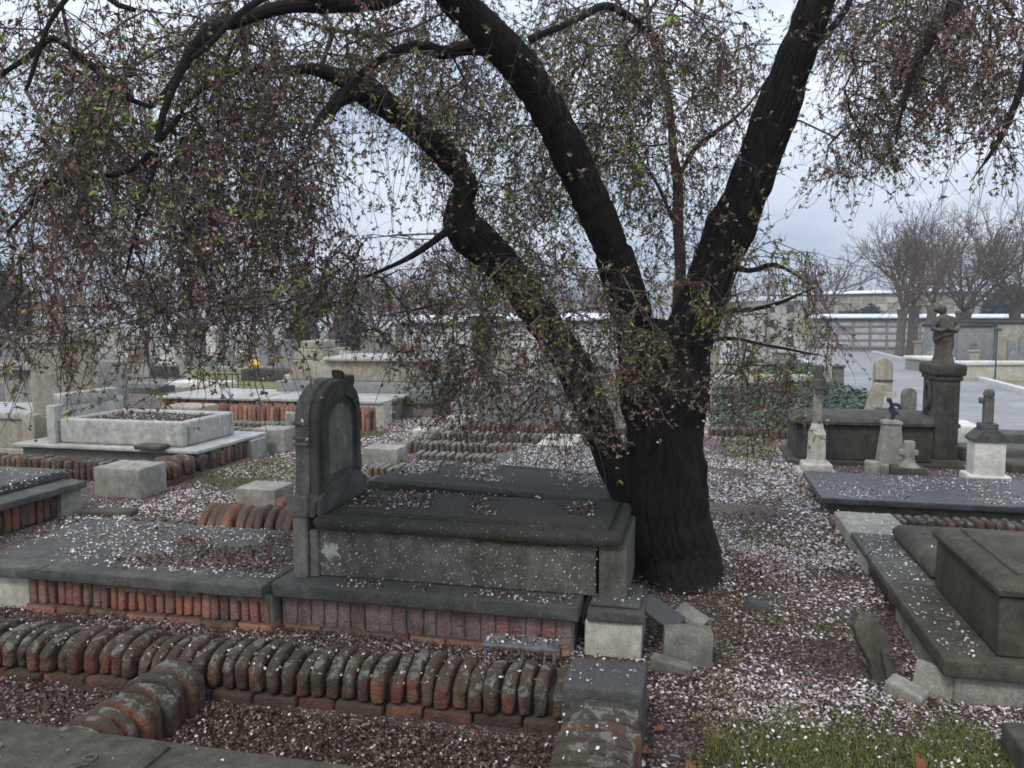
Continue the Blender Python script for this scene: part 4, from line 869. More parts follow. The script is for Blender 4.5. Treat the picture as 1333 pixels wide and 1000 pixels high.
LIMBS = {
 'trunk': [(897, 825, 124, 4.88), (894, 795, 106, 4.88), (888, 760, 104, 4.93), (880, 720, 108, 5.0), (868, 665, 108, 5.0), (866, 600, 98, 5.0), (862, 550, 96, 5.0), (860, 500, 104, 5.0), (858, 450, 108, 5.0), (862, 420, 90, 5.0)],
 'mid': [(852, 560, 60, 5.0), (838, 500, 72, 4.95), (828, 440, 62, 4.85), (816, 390, 62, 4.7), (800, 335, 60, 4.55), (778, 280, 60, 4.4), (748, 215, 60, 4.25), (722, 160, 60, 4.1), (686, 100, 60, 3.95), (648, 55, 56, 3.8), (604, 10, 56, 3.65), (550, -50, 50, 3.5), (470, -110, 40, 3.35)],
 'left': [(868, 740, 70, 5.05), (838, 680, 62, 5.05), (808, 620, 54, 5.0), (787, 575, 50, 4.95), (768, 525, 56, 4.85), (745, 475, 58, 4.75), (712, 425, 56, 4.65), (680, 378, 56, 4.55), (645, 335, 62, 4.45), (604, 296, 60, 4.4), (600, 262, 44, 4.36), (606, 240, 38, 4.34), (585, 207, 38, 4.3), (545, 168, 42, 4.2), (495, 132, 44, 4.1), (468, 112, 44, 4.05), (440, 100, 28, 4.0), (405, 90, 20, 3.95), (378, 92, 16, 3.9), (330, 88, 13, 3.8), (280, 105, 10, 3.7), (235, 140, 7, 3.6)],
 'right': [(880, 600, 60, 5.05), (888, 520, 74, 5.05), (895, 450, 70, 5.0), (915, 390, 66, 4.95), (945, 310, 74, 4.9), (978, 235, 68, 4.8), (1005, 160, 62, 4.7), (1032, 85, 58, 4.55), (1060, 10, 54, 4.4), (1085, -60, 46, 4.3), (1105, -130, 36, 4.2)],
 'shoot': [(880, 480, 30, 4.9), (885, 430, 24, 5.0), (885, 350, 18, 5.1), (884, 290, 16, 5.2), (880, 215, 15, 5.3), (874, 150, 13, 5.4), (860, 90, 10, 5.5), (845, 30, 8, 5.6), (838, -30, 6, 5.7)],
 'b1': [(465, 118, 30, 4.05), (445, 128, 24, 4.0), (426, 143, 16, 3.95), (412, 160, 9, 3.9), (404, 172, 3, 3.88)],
 'b2': [(700, 95, 34, 4.0), (655, 68, 28, 3.95), (610, 62, 24, 3.9), (575, 72, 22, 3.8), (545, 62, 18, 3.7), (500, 75, 13, 3.6), (460, 110, 9, 3.5), (430, 160, 6, 3.4)],
 'b3': [(560, -40, 36, 3.5), (500, -4, 26, 3.4), (440, 2, 24, 3.3), (385, 10, 20, 3.2), (320, 26, 19, 3.1), (275, 40, 18, 3.0), (240, 78, 15, 2.95), (222, 130, 11, 2.9), (206, 185, 9, 2.9), (196, 235, 7, 2.9), (176, 290, 5, 2.9), (165, 360, 3, 2.95)],
 'b4': [(440, 2, 16, 3.3), (370, -10, 12, 3.0), (330, 0, 11, 2.9), (250, 75, 8, 2.8)],
 'b5': [(330, -30, 13, 3.1), (210, -20, 12, 2.9), (140, -5, 10, 2.8), (175, 15, 8, 2.8)],
 'b6': [(268, 44, 12, 3.0), (195, 140, 8, 3.0), (150, 108, 10, 2.9), (115, 82, 10, 2.85), (72, 48, 9, 2.8), (40, 70, 9, 2.8), (0, 100, 8, 2.75), (-60, 150, 3, 2.7)],
 'b7': [(235, 150, 9, 2.95), (170, 222, 9, 2.95), (100, 228, 9, 2.9), (52, 236, 10, 2.85), (36, 270, 7, 2.8), (10, 300, 5, 2.8)],
 'b8': [(1062, 20, 18, 4.4), (1085, -20, 14, 4.35), (1110, -60, 11, 4.3), (1180, -110, 9, 4.1), (1260, -60, 8, 3.9), (1320, 20, 6, 3.8)],
 'b9': [(1048, 70, 16, 4.5), (1078, 42, 12, 4.5), (1098, 18, 10, 4.5), (1115, -20, 8, 4.5)],
 'b10': [(1100, -110, 34, 4.2), (1190, -150, 30, 3.8), (1270, -80, 26, 3.5), (1250, -10, 24, 3.4), (1215, 45, 20, 3.35), (1190, 90, 13, 3.3), (1175, 140, 6, 3.3), (1165, 190, 2, 3.3)],
 'b11': [(1270, -80, 20, 3.5), (1350, -30, 16, 3.2), (1345, 70, 14, 3.0), (1322, 130, 11, 3.0), (1300, 185, 9, 3.0), (1278, 218, 3, 3.0), (1262, 238, 1.2, 3.0)],
 'b12': [(886, 225, 9, 5.2), (905, 195, 8, 5.1), (935, 170, 7, 5.0), (975, 135, 4, 4.95), (1000, 100, 2, 4.9)],
 'b13': [(882, 300, 6, 5.2), (860, 250, 5, 5.1), (830, 200, 3, 5.0), (815, 150, 1.5, 5.0)],
 'b14': [(935, 340, 12, 4.9), (975, 352, 8, 4.7), (1010, 345, 7, 4.6), (1055, 372, 2, 4.5)],
 'b15': [(910, 400, 12, 4.9), (960, 405, 7, 4.7), (1010, 395, 6, 4.6), (1060, 376, 1.5, 4.5)],
 'b16': [(905, 440, 9, 4.9), (960, 442, 6, 4.7), (1010, 452, 5, 4.6), (1070, 462, 1.5, 4.5)],
 'b17': [(610, 285, 16, 4.4), (560, 318, 10, 4.2), (510, 345, 7, 4.1), (460, 365, 2, 4.0)],
 'b18': [(845, 40, 10, 4.6), (790, 10, 12, 4.2), (740, 30, 10, 4.0), (690, 55, 12, 3.95)],
 'b19': [(470, -110, 36, 3.35), (350, -170, 28, 3.1), (200, -160, 22, 2.9), (60, -110, 16, 2.8), (-60, -40, 11, 2.7), (-120, 60, 8, 2.7)],
 'b20': [(200, -160, 14, 2.9), (130, -60, 11, 2.6), (70, 20, 8, 2.5), (30, 120, 6, 2.5)],
 'b21': [(470, -110, 26, 3.35), (560, -200, 20, 3.0), (640, -160, 14, 2.8), (700, -60, 9, 2.9)],
 'b22': [(1105, -130, 26, 4.2), (1000, -220, 18, 3.8), (900, -180, 13, 3.7), (820, -90, 9, 3.8)],
}
def barknz(p, d, i, k, r):
    q = Vector((d.x*7, d.y*7, p.z*2.2)) if r > .1 else Vector((p.x*18, p.y*18, p.z*9))
    rid = 1-abs(noise.noise(q))*2
    r2 = (1-abs(noise.noise(Vector((d.x*15, d.y*15, p.z*5))))*2.4) if r > .05 else 0
    return 1+.06*r2+.10*(rid-.5)+.17*noise.noise(p*4)+.07*noise.noise(p*16)
trunk = MB(); branch = MB(); shoot = MB()
nodes = []; nrad = []
for k, cp in LIMBS.items():
    big = k in ('trunk', 'mid', 'left', 'right')
    cp = [(a, b, w_*{'trunk': .90, 'mid': .77, 'left': .78, 'right': .82}.get(k, .85), d) for a, b, w_, d in cp]
    pts, rad = spline(cp, .022 if big else .05)
    if not big:
        pts = [p+np.array(noise.noise_vector(Vector([float(c) for c in p])*4+Vector((hash(k) % 7*0, 3, 1))))*min(.035, .3*r+.012)*(0 if (i < 2) else 1) for i, (p, r) in enumerate(zip(pts, rad))]
    if k == 'trunk':
        rad = [r*(1+.0*i) for i, r in enumerate(rad)]
    tgt = trunk if big else (shoot if k in ('shoot', 'b12', 'b13') else branch)
    tgt.tube(pts, rad, 110 if big else 9, barknz)
    for i in range(0, len(pts), 2):
        if not (big and rad[i] > .12 and i < len(pts)*.5):
            nodes.append(pts[i]); nrad.append(rad[i])
for a, rr, ln in ((-150, .10, .5), (-100, .09, .45), (-30, .11, .5), (20, .09, .5), (200, .10, .5), (120, .1, .5)):
    a = math.radians(a); c = np.array((tb[0]+.0, tb[1]+.22, 0)); dd = np.array((math.cos(a), math.sin(a), 0))
    trunk.tube([c+dd*.10+(0, 0, .5), c+dd*.20+(0, 0, .2), c+dd*.25+(0, 0, .06), c+dd*(ln*.72)+(0, 0, -.05)], [rr*.9, rr*.9, rr*.7, rr*.4], 14, barknz)
TK = trunk.build('trunk', M['bark'], None); TK.parent = TREE; TK.location = (-TREE.location[0], -TREE.location[1], 0)
def put(o): o.parent = TREE; o.location = (-TREE.location[0], -TREE.location[1], 0); return o
put(shoot.build('young_shoot', M['shoot']))
# crown network: attractors placed where the photo shows twigs
REG = [(240, 170, 180, 180, 240, 2.9, 4.6), (110, 300, 170, 150, 110, 2.5, 4.2), (190, 420, 200, 60, 55, 2.8, 4.6), (50, 110, 140, 130, 90, 2.5, 4.2),
       (380, 70, 150, 90, 120, 3.3, 4.6), (360, 320, 120, 110, 85, 3.3, 4.8), (480, 370, 110, 70, 45, 3.6, 5.2), (330, 170, 110, 130, 80, 3.2, 4.6),
       (650, 210, 110, 200, 210, 3.8, 5.0), (690, 430, 120, 110, 95, 3.7, 4.6), (560, 430, 90, 70, 40, 3.8, 5.2), (770, 110, 110, 130, 130, 4.2, 5.8), (550, 60, 100, 80, 90, 3.3, 4.6),
       (870, 190, 110, 190, 190, 4.6, 5.9), (800, 440, 70, 90, 50, 3.8, 4.4), (880, 60, 120, 80, 70, 4.2, 5.6),
       (990, 410, 95, 110, 80, 4.0, 5.4), (940, 150, 60, 120, 50, 4.2, 5.4), (1160, 70, 100, 120, 140, 3.4, 4.8), (1275, 40, 90, 80, 75, 3.0, 4.4), (1120, 170, 60, 60, 30, 3.6, 4.8), (1305, 150, 25, 60, 16, 2.9, 3.2),
       (600, -130, 800, 110, 240, 2.4, 5.5), (980, 520, 60, 50, 16, 4.2, 5.0), (610, 500, 60, 60, 26, 3.9, 4.8), (745, 520, 50, 60, 26, 3.8, 4.4)]
GAP = [(497, 238, 62, 66), (1250, 262, 110, 45), (1120, 300, 70, 50), (1280, 330, 120, 50), (60, 500, 90, 50), (1180, 330, 100, 60), (355, 475, 25, 35), (1075, 120, 22, 60)]
att = []
for cx, cy, rx, ry, n, d0, d1 in REG:
    k = 0
    while k < n:
        r = math.sqrt(rng.random()); a = rng.random()*2*math.pi; x = cx+rx*r*math.cos(a); y = cy+ry*r*math.sin(a)
        if any(((x-g[0])/g[2])**2+((y-g[1])/g[3])**2 < 1 for g in GAP): k += .34; continue
        dq = rng.uniform(d0, d1); k += 1
        if y < 330:
            for nm in ('left', 'mid', 'right'):
                for (a_, b_, w_, dd_l), (a2, b2, w2, dd2) in zip(LIMBS[nm][6 if nm == 'right' else 3:], LIMBS[nm][7 if nm == 'right' else 4:]):
                    tt = min(1, max(0, ((x-a_)*(a2-a_)+(y-b_)*(b2-b_))/((a2-a_)**2+(b2-b_)**2+1e-6)))
                    if w_ > 20 and math.hypot(x-a_-(a2-a_)*tt, y-b_-(b2-b_)*tt) < w_*.5+26 and dq < dd_l+.35: dq = dd_l+rng.uniform(.35, 1.3)
        att.append(D(x, y, dq))
att = np.array(att); nd = np.array(nodes); par_i = [-1]*len(nodes); isatt = [False]*len(nodes)
dist = np.min(np.linalg.norm(att[:, None]-nd[None], axis=2), axis=1); order = np.argsort(dist)
NP = list(nodes)
for ai in order:
    q = att[ai]; A_ = np.array(NP); dv_ = q-A_; dl_ = np.linalg.norm(dv_, axis=1)
    cost = dl_*(1+.7*np.maximum(0, dv_[:, 2]/np.maximum(dl_, 1e-6)))
    j = int(np.argmin(cost)); L_ = dl_[j]
    m_ = max(1, int(L_/.16)); prev = j
    for s_ in range(1, m_+1):
        t_ = s_/m_; p = NP[j]*(1-t_)+q*t_; p = p+np.array((0, 0, .22*L_*t_*(1-t_)))+(rng.normal(size=3)*.018*(s_ < m_))
        NP.append(p); par_i.append(prev); prev = len(NP)-1; isatt.append(s_ == m_)
NA = len(NP); NP = np.array(NP); w_r = np.zeros(NA)
base_n = len(nodes)
for i in range(NA-1, base_n-1, -1):
    w_r[i] += .0021**2.3 if w_r[i] == 0 else 0
    if par_i[i] >= base_n: w_r[par_i[i]] += w_r[i]
rr_ = np.minimum(.022, np.maximum(w_r, 1e-12)**(1/2.3))
def seg_tubes(P0, P1, R0, R1, n=4):
    """many independent tapered segments"""
    T = norm(P1-P0); ref = np.where(np.abs(T[:, 2:3]) > .9, np.array([[1., 0, 0]]), np.array([[0, 0, 1.]])); U_ = norm(np.cross(T, ref)); W_ = np.cross(T, U_)
    a = np.arange(n)*2*np.pi/n; V = []
    for Pq, Rq in ((P0, R0), (P1, R1)):
        V.append(Pq[:, None]+(U_[:, None]*np.cos(a)[None, :, None]+W_[:, None]*np.sin(a)[None, :, None])*Rq[:, None, None])
    V = np.concatenate(V, 1).reshape(-1, 3); N_ = len(P0); b = np.arange(N_)[:, None]*2*n; F = []
    for i in range(n):
        j = (i+1) % n; F.append(np.concatenate([b+i, b+j, b+n+j, b+n+i], 1))
    return V, np.concatenate(F, 0)
ii = np.arange(base_n, NA); pp = np.array(par_i)[ii]
V, F = seg_tubes(NP[pp]-norm(NP[ii]-NP[pp])*.004, NP[ii], np.where(pp >= base_n, rr_[pp], rr_[ii]*1.15), rr_[ii], 5)
put(branch.build('main_branch_mass', M['bark'])).name = 'bough'
put(np_mesh('crown', V, F, M['twig'], smooth=True))
# fine twigs: K-node polylines
def twigs(start, dirs, length, r0, K=7, droop=.55):
    N_ = len(start); P_ = np.zeros((N_, K, 3)); P_[:, 0] = start; d = dirs.copy(); st_ = (length/(K-1))[:, None]
    for k in range(1, K):
        d = norm(d+rng.normal(size=(N_, 3))*.20+np.array((0, 0, -droop*.22)))
        P_[:, k] = P_[:, k-1]+d*st_
    return P_
def poly_tubes(P_, r0, n=3):
    N_, K, _ = P_.shape; T = norm(P_[:, -1]-P_[:, 0]+1e-6); U_ = norm(np.cross(T, rand_dirs(N_))); W_ = np.cross(T, U_); a = np.arange(n)*2*np.pi/n
    off = U_[:, None]*np.cos(a)[None, :, None]+W_[:, None]*np.sin(a)[None, :, None]
    rad = r0[:, None]*np.linspace(1, .45, K)[None]
    V = P_[:, :, None, :]+off[:, None]*rad[:, :, None, None]; V = V.reshape(-1, 3); b = (np.arange(N_)*K*n)[:, None, None]
    F = []
    for i in range(n):
        j = (i+1) % n; k = np.arange(K-1)[None, :]*n; bb = b[:, :, 0]
        F.append(np.stack([bb+k+i, bb+k+j, bb+k+n+j, bb+k+n+i], -1).reshape(-1, 4))
    return V, np.concatenate(F, 0)
src = np.array([i for i in range(base_n, NA) if rr_[i] < .012])
src = np.concatenate([src, np.repeat(np.array([i for i in range(NA) if isatt[i]]), 3)])
pd = norm(NP[src]-NP[np.array(par_i)[src]])
dirs = norm(pd*.45+rand_dirs(len(src))*.75+np.array((0, 0, -.5)))
ln_ = rng.uniform(.10, .42, len(src)); st0 = NP[src]
P1_ = twigs(st0, dirs, ln_, None)
# long hanging strands
def projpx(p):
    v = np.array(p)-CAM; z = float(v@FW); return 666.5+FP*float(v@RT)/z, 500-FP*float(v@UPV)/z
HS = []; HL = []
for i in range(base_n, NA):
    if rr_[i] > .006 or rng.random() > .5: continue
    x, y = projpx(NP[i]); d_ = depth(NP[i])
    if 0 < ((x-497)/75)**2 and ((x-497)/62)**2 < 1 and 120 < y < 300: continue
    if -120 < x < 460: lim = 400+30*math.sin(x*.02)-.18*max(0, x-250)
    elif x < 900: lim = 330
    elif 1040 < x < 1400: lim = 205-abs(x-1180)*.3
    else: continue
    L_ = min(1.3, (lim-y)*d_/FP)*rng.uniform(.45, 1.0)
    if y < 300 and any(w_ > 20 and math.hypot(x-a_, y-b_) < 60 and d_ < dl+.3 for nm in ('left', 'mid', 'right') for a_, b_, w_, dl in LIMBS[nm]): continue
    if y < lim-70 and y > -160: HS.append(NP[i]); HL.append(L_)
    if len(HS) > 900: break
HS = np.array(HS); HL = np.array(HL); K_ = 14
PH = np.zeros((len(HS), K_, 3)); PH[:, 0] = HS; d = norm(rand_dirs(len(HS))*.6+np.array((0, 0, -.45))-RT*.25); st_ = (HL/(K_-1))[:, None]
for k in range(1, K_):
    d = norm(d+rng.normal(size=d.shape)*.10+np.array((0, 0, -.17))); PH[:, k] = PH[:, k-1]+d*st_
# side twiglets
K1 = 7; sel = rng.random((len(src), K1)) < .30; a_, b_ = np.nonzero(sel[:, 1:6]); b_ += 1
st1 = P1_[a_, b_]; dd_ = norm(P1_[a_, b_]-P1_[a_, b_-1]); P2_ = twigs(st1, norm(dd_*.6+rand_dirs(len(a_))*.8), rng.uniform(.04, .14, len(a_)), None, K=4, droop=.2)
a3, b3_ = np.nonzero((rng.random((len(HS), K_)) < .6)); st3 = PH[a3, b3_]; P3_ = twigs(st3, norm(rand_dirs(len(a3))*.8+np.array((0, 0, -.5))), rng.uniform(.04, .16, len(a3)), None, K=4, droop=.3)
P2_ = np.concatenate([P2_, P3_]); VH, FH = poly_tubes(PH, rng.uniform(.0016, .0028, len(PH)))
V1, F1 = poly_tubes(P1_, rng.uniform(.0015, .0027, len(P1_))); V2, F2 = poly_tubes(P2_, rng.uniform(.0009, .0013, len(P2_)))
print('TREE', NA, len(P1_), len(P2_))
tw = put(np_mesh('twig_mass', np.concatenate([V1, V2, VH]), np.concatenate([F1, F2+len(V1), FH+len(V1)+len(V2)]), M['twig'])); tw['kind'] = 'stuff'
# buds, husks and leaves along twigs
alln = np.concatenate([P1_[:, 1:].reshape(-1, 3), PH[:, 1:].reshape(-1, 3), P2_[:, 1:].reshape(-1, 3)]); alld = np.concatenate([norm(P1_[:, 1:]-P1_[:, :-1]).reshape(-1, 3), norm(PH[:, 1:]-PH[:, :-1]).reshape(-1, 3), norm(P2_[:, 1:]-P2_[:, :-1]).reshape(-1, 3)])
hk = rng.random(len(alln)) < .36; C0 = alln[hk]; nH = len(C0)
C = np.repeat(C0, 4, 0); off = rand_dirs(len(C)); C = C+off*.008; A = norm(off+rand_dirs(len(C))*.4); Bv = norm(np.cross(A, rand_dirs(len(C)))); L_ = rng.uniform(.005, .0125, len(C))
V, F = diamonds(C, A, Bv, L_, L_*.55, .2); o = put(np_mesh('blossom_husks', V, F, M['husk'])); o['kind'] = 'stuff'
def leafn(q): return noise.noise(Vector((float(q[0])*1.4, float(q[1])*1.4, float(q[2])*1.4)))
lk = np.where(rng.random(len(alln)) < .15)[0]; lk = np.array([i for i in lk if leafn(alln[i])+rng.uniform(-.3, .3)+(.2 if depth(alln[i]) > 3.8 and abs(np.dot(alln[i]-CAM, RT)) < .8 else -.12) > .0])
C0 = np.repeat(alln[lk], 4, 0); d0_ = np.repeat(alld[lk], 4, 0); A = norm(d0_*.6+rand_dirs(len(C0))*.8); L_ = rng.uniform(.009, .021, len(C0)); C = C0+A*L_[:, None]; Bv = norm(np.cross(A, rand_dirs(len(C))))
V, F = diamonds(C, A, Bv, L_, L_*.26, .1); o = put(np_mesh('young_leaves', V, F, M['leaf'])); o['kind'] = 'stuff'
print('husks', nH, 'leaves', len(lk))

# ------------------------------------------------------------ background
random.seed(77); rng = np.random.default_rng(77)
def wallbox(mb, a, b, t, z0, z1, side=1, r=.01):
    """box along the ground line a-b, thickness t to the far side"""
    a = np.array(a[:2]); b = np.array(b[:2]); d = (b-a)/np.linalg.norm(b-a); s = np.array((-d[1], d[0]))*t*side
    c = [a, b, b+s, a+s]; V = [(q[0], q[1], z0) for q in c]+[(q[0], q[1], z1) for q in c]
    mb.add(V, [(3, 2, 1, 0), (4, 5, 6, 7), (0, 1, 5, 4), (1, 2, 6, 5), (2, 3, 7, 6), (3, 0, 4, 7)])
def niche_wall(name, a, b, h, t, rows_, cw, label, mat='niche', frame='nicheframe', roof=.3, over=.18, cat='niche wall'):
    """burial niche wall: framed recessed plates in a grid under an overhanging pale roof"""
    a = np.array(a[:2]); b = np.array(b[:2]); L_ = np.linalg.norm(b-a); d = (b-a)/L_; s = np.array((-d[1], d[0])); zb = min(gz(*a), gz(*b))
    e = empty(name, (a[0], a[1], zb), label, cat, rz=math.atan2(d[1], d[0]))
    mb = MB(); mb.add([(0, .12, -.2), (L_, .12, -.2), (L_, t, -.2), (0, t, -.2), (0, .12, h), (L_, .12, h), (L_, t, h), (0, t, h)], [(3, 2, 1, 0), (4, 5, 6, 7), (0, 1, 5, 4), (1, 2, 6, 5), (2, 3, 7, 6), (3, 0, 4, 7)]); mb.build('wall_body', M[frame], e, smooth=False)
    n = int(L_/cw); pl_ = MB(); fr = MB(); rh = (h-.35)/rows_
    for i in range(n+1):
        x = i*L_/n; fr.rbox(x-.05, x+.05, .0, .119, -.15, h, r=.01, cell=9)
    for j in range(rows_+1):
        z = .25+j*rh
        for i in range(n):
            fr.rbox(i*L_/n+.052, (i+1)*L_/n-.052, .03, .118, z-.035, z+.035, r=.01, cell=9)
    for j in range(rows_):
        for i in range(n):
            if random.random() < .93:
                w_ = L_/n; dp = random.uniform(.07, .10)
                pl_.rbox(i*w_+.09, (i+1)*w_-.09, dp, .119, .25+j*rh+.07, .25+(j+1)*rh-.07, r=.008, cell=9)
    fr.build('niche_frame', M[frame], e); pl_.build('niche_plates', M[mat], e)['kind'] = 'stuff'
    rf = MB(); rf.add([(-.2, -over, h), (L_+.2, -over, h), (L_+.2, t+over, h), (-.2, t+over, h), (-.2, -over, h+.10), (L_+.2, -over, h+.10), (L_+.2, t+over, h+.10), (-.2, t+over, h+.10), (-.1, t*.45, h+roof), (L_+.1, t*.45, h+roof)],
                      [(3, 2, 1, 0), (0, 1, 5, 4), (1, 2, 6, 5), (2, 3, 7, 6), (3, 0, 4, 7), (4, 5, 9, 8), (6, 7, 8, 9), (7, 4, 8), (5, 6, 9)])
    rf.build('roof', M['roof'], e, smooth=False)
    ev = MB(); ev.rbox(-.1, L_+.1, -.10, .1, h-.16, h-.002, r=.02, cell=9); ev.build('eaves', M['ped'], e); return e
niche_wall('niche_block', G(1068, 456), G(1420, 458), 2.35, 2.6, 4, 1.15, 'long low burial niche wall with a white roof beyond the road')
a_ = G(1000, 445); b_ = G(1260, 449)
niche_wall('niche_building', a_, b_, px(a_, 60), 4, 6, 1.3, 'taller beige niche building with a white roof edge behind the long niche wall', mat='beige', frame='render', roof=.4)
# white stepped wall in the centre
pa = G(528, 466); pb = G(592, 467); pc = G(660, 468); pd_ = G(740, 469); pe = G(810, 469)
for k, (q0, q1, hh, lb) in enumerate([(pa, pb, 46, 'white niche wall section with a rounded roof, first beyond the pale sarcophagus'), (pb, pc, 48, 'white niche wall section directly behind the grey tree trunk'), (pc, pd_, 50, 'white niche wall section seen between the leaning limb and the middle limb'), (pd_, pe, 52, 'white niche wall section seen just beside the main trunk')]):
    d_ = (q1-q0); q1b = q0+d_*.985
    niche_wall('white_niche_block', q0, q1b, px(q0, hh), 2.0, 4, 1.0, lb, mat='whitestone', frame='wallwhite', roof=.35)
# plain buildings
def building(name, x0, x1, yb, hp, dd, mat, label, wins=(2, 4), roofm='roof', shift=0.0):
    a = G(x0, yb); b = G(x1, yb); dsc = 1+dd; a = np.array((a[0]*dsc, a[1]*dsc, 0)); b = np.array((b[0]*dsc, b[1]*dsc, 0)); a[2] = b[2] = gz(a[0], a[1])
    L_ = np.linalg.norm((b-a)[:2]); ang = math.atan2(b[1]-a[1], b[0]-a[0]); e = empty(name, a, label, 'building', rz=ang)
    top = P(x0, yb-hp, 0); h = H+(410-(yb-hp))/FP*depth((a[0], a[1], H))-a[2]; t_ = 8
    mb = MB(); mb.add([(0, 0, -.3), (L_, 0, -.3), (L_, t_, -.3), (0, t_, -.3), (0, 0, h), (L_, 0, h), (L_, t_, h), (0, t_, h)], [(3, 2, 1, 0), (4, 5, 6, 7), (0, 1, 5, 4), (1, 2, 6, 5), (2, 3, 7, 6), (3, 0, 4, 7)]); mb.build('wall', M[mat], e, smooth=False)
    mb = MB(); mb.rbox(-.4, L_+.4, -.4, t_+.4, h+.002, h+.4, r=.05, cell=9); mb.build('roof', M[roofm], e)
    r_, c_ = wins
    for i in range(r_):
        for j in range(c_):
            w_ = L_/c_; hh = h/r_; x = (j+.5)*w_; z = (i+.5)*hh
            mb = MB(); mb.rbox(x-w_*.18, x+w_*.18, -.06, .1, z-hh*.26, z+hh*.26, r=.02, cell=9); o = mb.build('window', M['darkgran'], e)
    return e
building('chapel_block', 938, 985, 452, 50, .25, 'render', 'beige flat roofed block behind the twigs beside the black limb', (2, 2))
building('chapel_block', 990, 1040, 452, 60, .1, 'render', 'taller cream flat roofed block beside the pale lamp post', (3, 2))
building('chapel_block', 545, 575, 452, 62, .5, 'render', 'narrow cream block rising behind the white wall sections', (3, 1))
building('white_house', 1262, 1290, 447, 55, .3, 'wallwhite', 'small white building behind the forked pollarded tree', (2, 2))
# right hand mausoleum area beyond the kerb
def bx(name, x0, x1, yb, hp, t, mat, label, cat, cap=None, extra=None):
    a = G(x0, yb); b = G(x1, yb); L_ = np.linalg.norm(b-a); e = empty(name, a, label, cat, rz=math.atan2(b[1]-a[1], b[0]-a[0])); h = px(a, hp)
    mb = MB(); mb.rbox(0, L_, 0, t, -.2, h, r=.02, cell=3); mb.build('body', M[mat], e)
    if cap: mb = MB(); mb.rbox(-.06, L_+.06, -.06, t+.06, h+.002, h+.12, r=.03, cell=3); mb.build('cap', M[cap], e)
    if extra:
        for (u0, u1, v0, v1, mm, nm) in extra:
            mb = MB(); mb.rbox(L_*u0, L_*u1, -.06, .0, h*v0, h*v1, r=.01, cell=3); mb.build(nm, M[mm], e)
    return e
bx('enclosure', 1226, 1420, 496, 20, .3, 'pale', 'long low pale enclosure with a stone coping beyond the road', 'enclosure', 'whitestone')
bx('mausoleum', 1238, 1292, 478, 52, 2.0, 'granite', 'large grey blue mausoleum panel beyond the low enclosure', 'mausoleum', 'ped', [(.1, .9, .12, .85, 'granite', 'panel'), (.4, .6, .45, .6, 'whitestone', 'plaque')])
bx('mausoleum', 1296, 1345, 478, 56, 2.4, 'beige', 'cream mausoleum with a dark arched niche near the picture edge', 'mausoleum', 'ped', [(.28, .5, .1, .62, 'granite', 'panel'), (.62, .85, .35, .7, 'darkgran', 'niche')])
bx('family_tomb', 1276, 1330, 490, 12, 1.6, 'whitestone', 'low white family tomb in front of the cream mausoleum', 'tomb', 'whitestone')
bx('family_tomb', 1208, 1240, 484, 14, 1.5, 'concrete', 'low grey family tomb beside the statue beyond the road', 'tomb', 'whitestone')
p = G(1295, 497); e = empty('lamp_post', p, 'thin dark green post standing before the low enclosure beyond the road', 'post')
mb = MB(); mb.lathe([(.03, 0), (.022, .3), (.02, px(p, 60)), (.02, px(p, 72))], n=8); mb.build('post', M['green_metal'], e)
mb = MB(); mb.rbox(-.09, .09, -.09, .09, px(p, 66), px(p, 70), r=.02); mb.build('bracket', M['green_metal'], e)
p = G(998, 484); e = empty('pale_post', p, 'tall slim pale grey post rising from the ivy beside the road', 'post')
mb = MB(); mb.tube([(0, 0, 0), (.02, 0, 1), (-.02, 0, 2), (.0, 0, 3.2)], [.10, .085, .06, .04], 10); mb.build('shaft', M['concrete'], e)
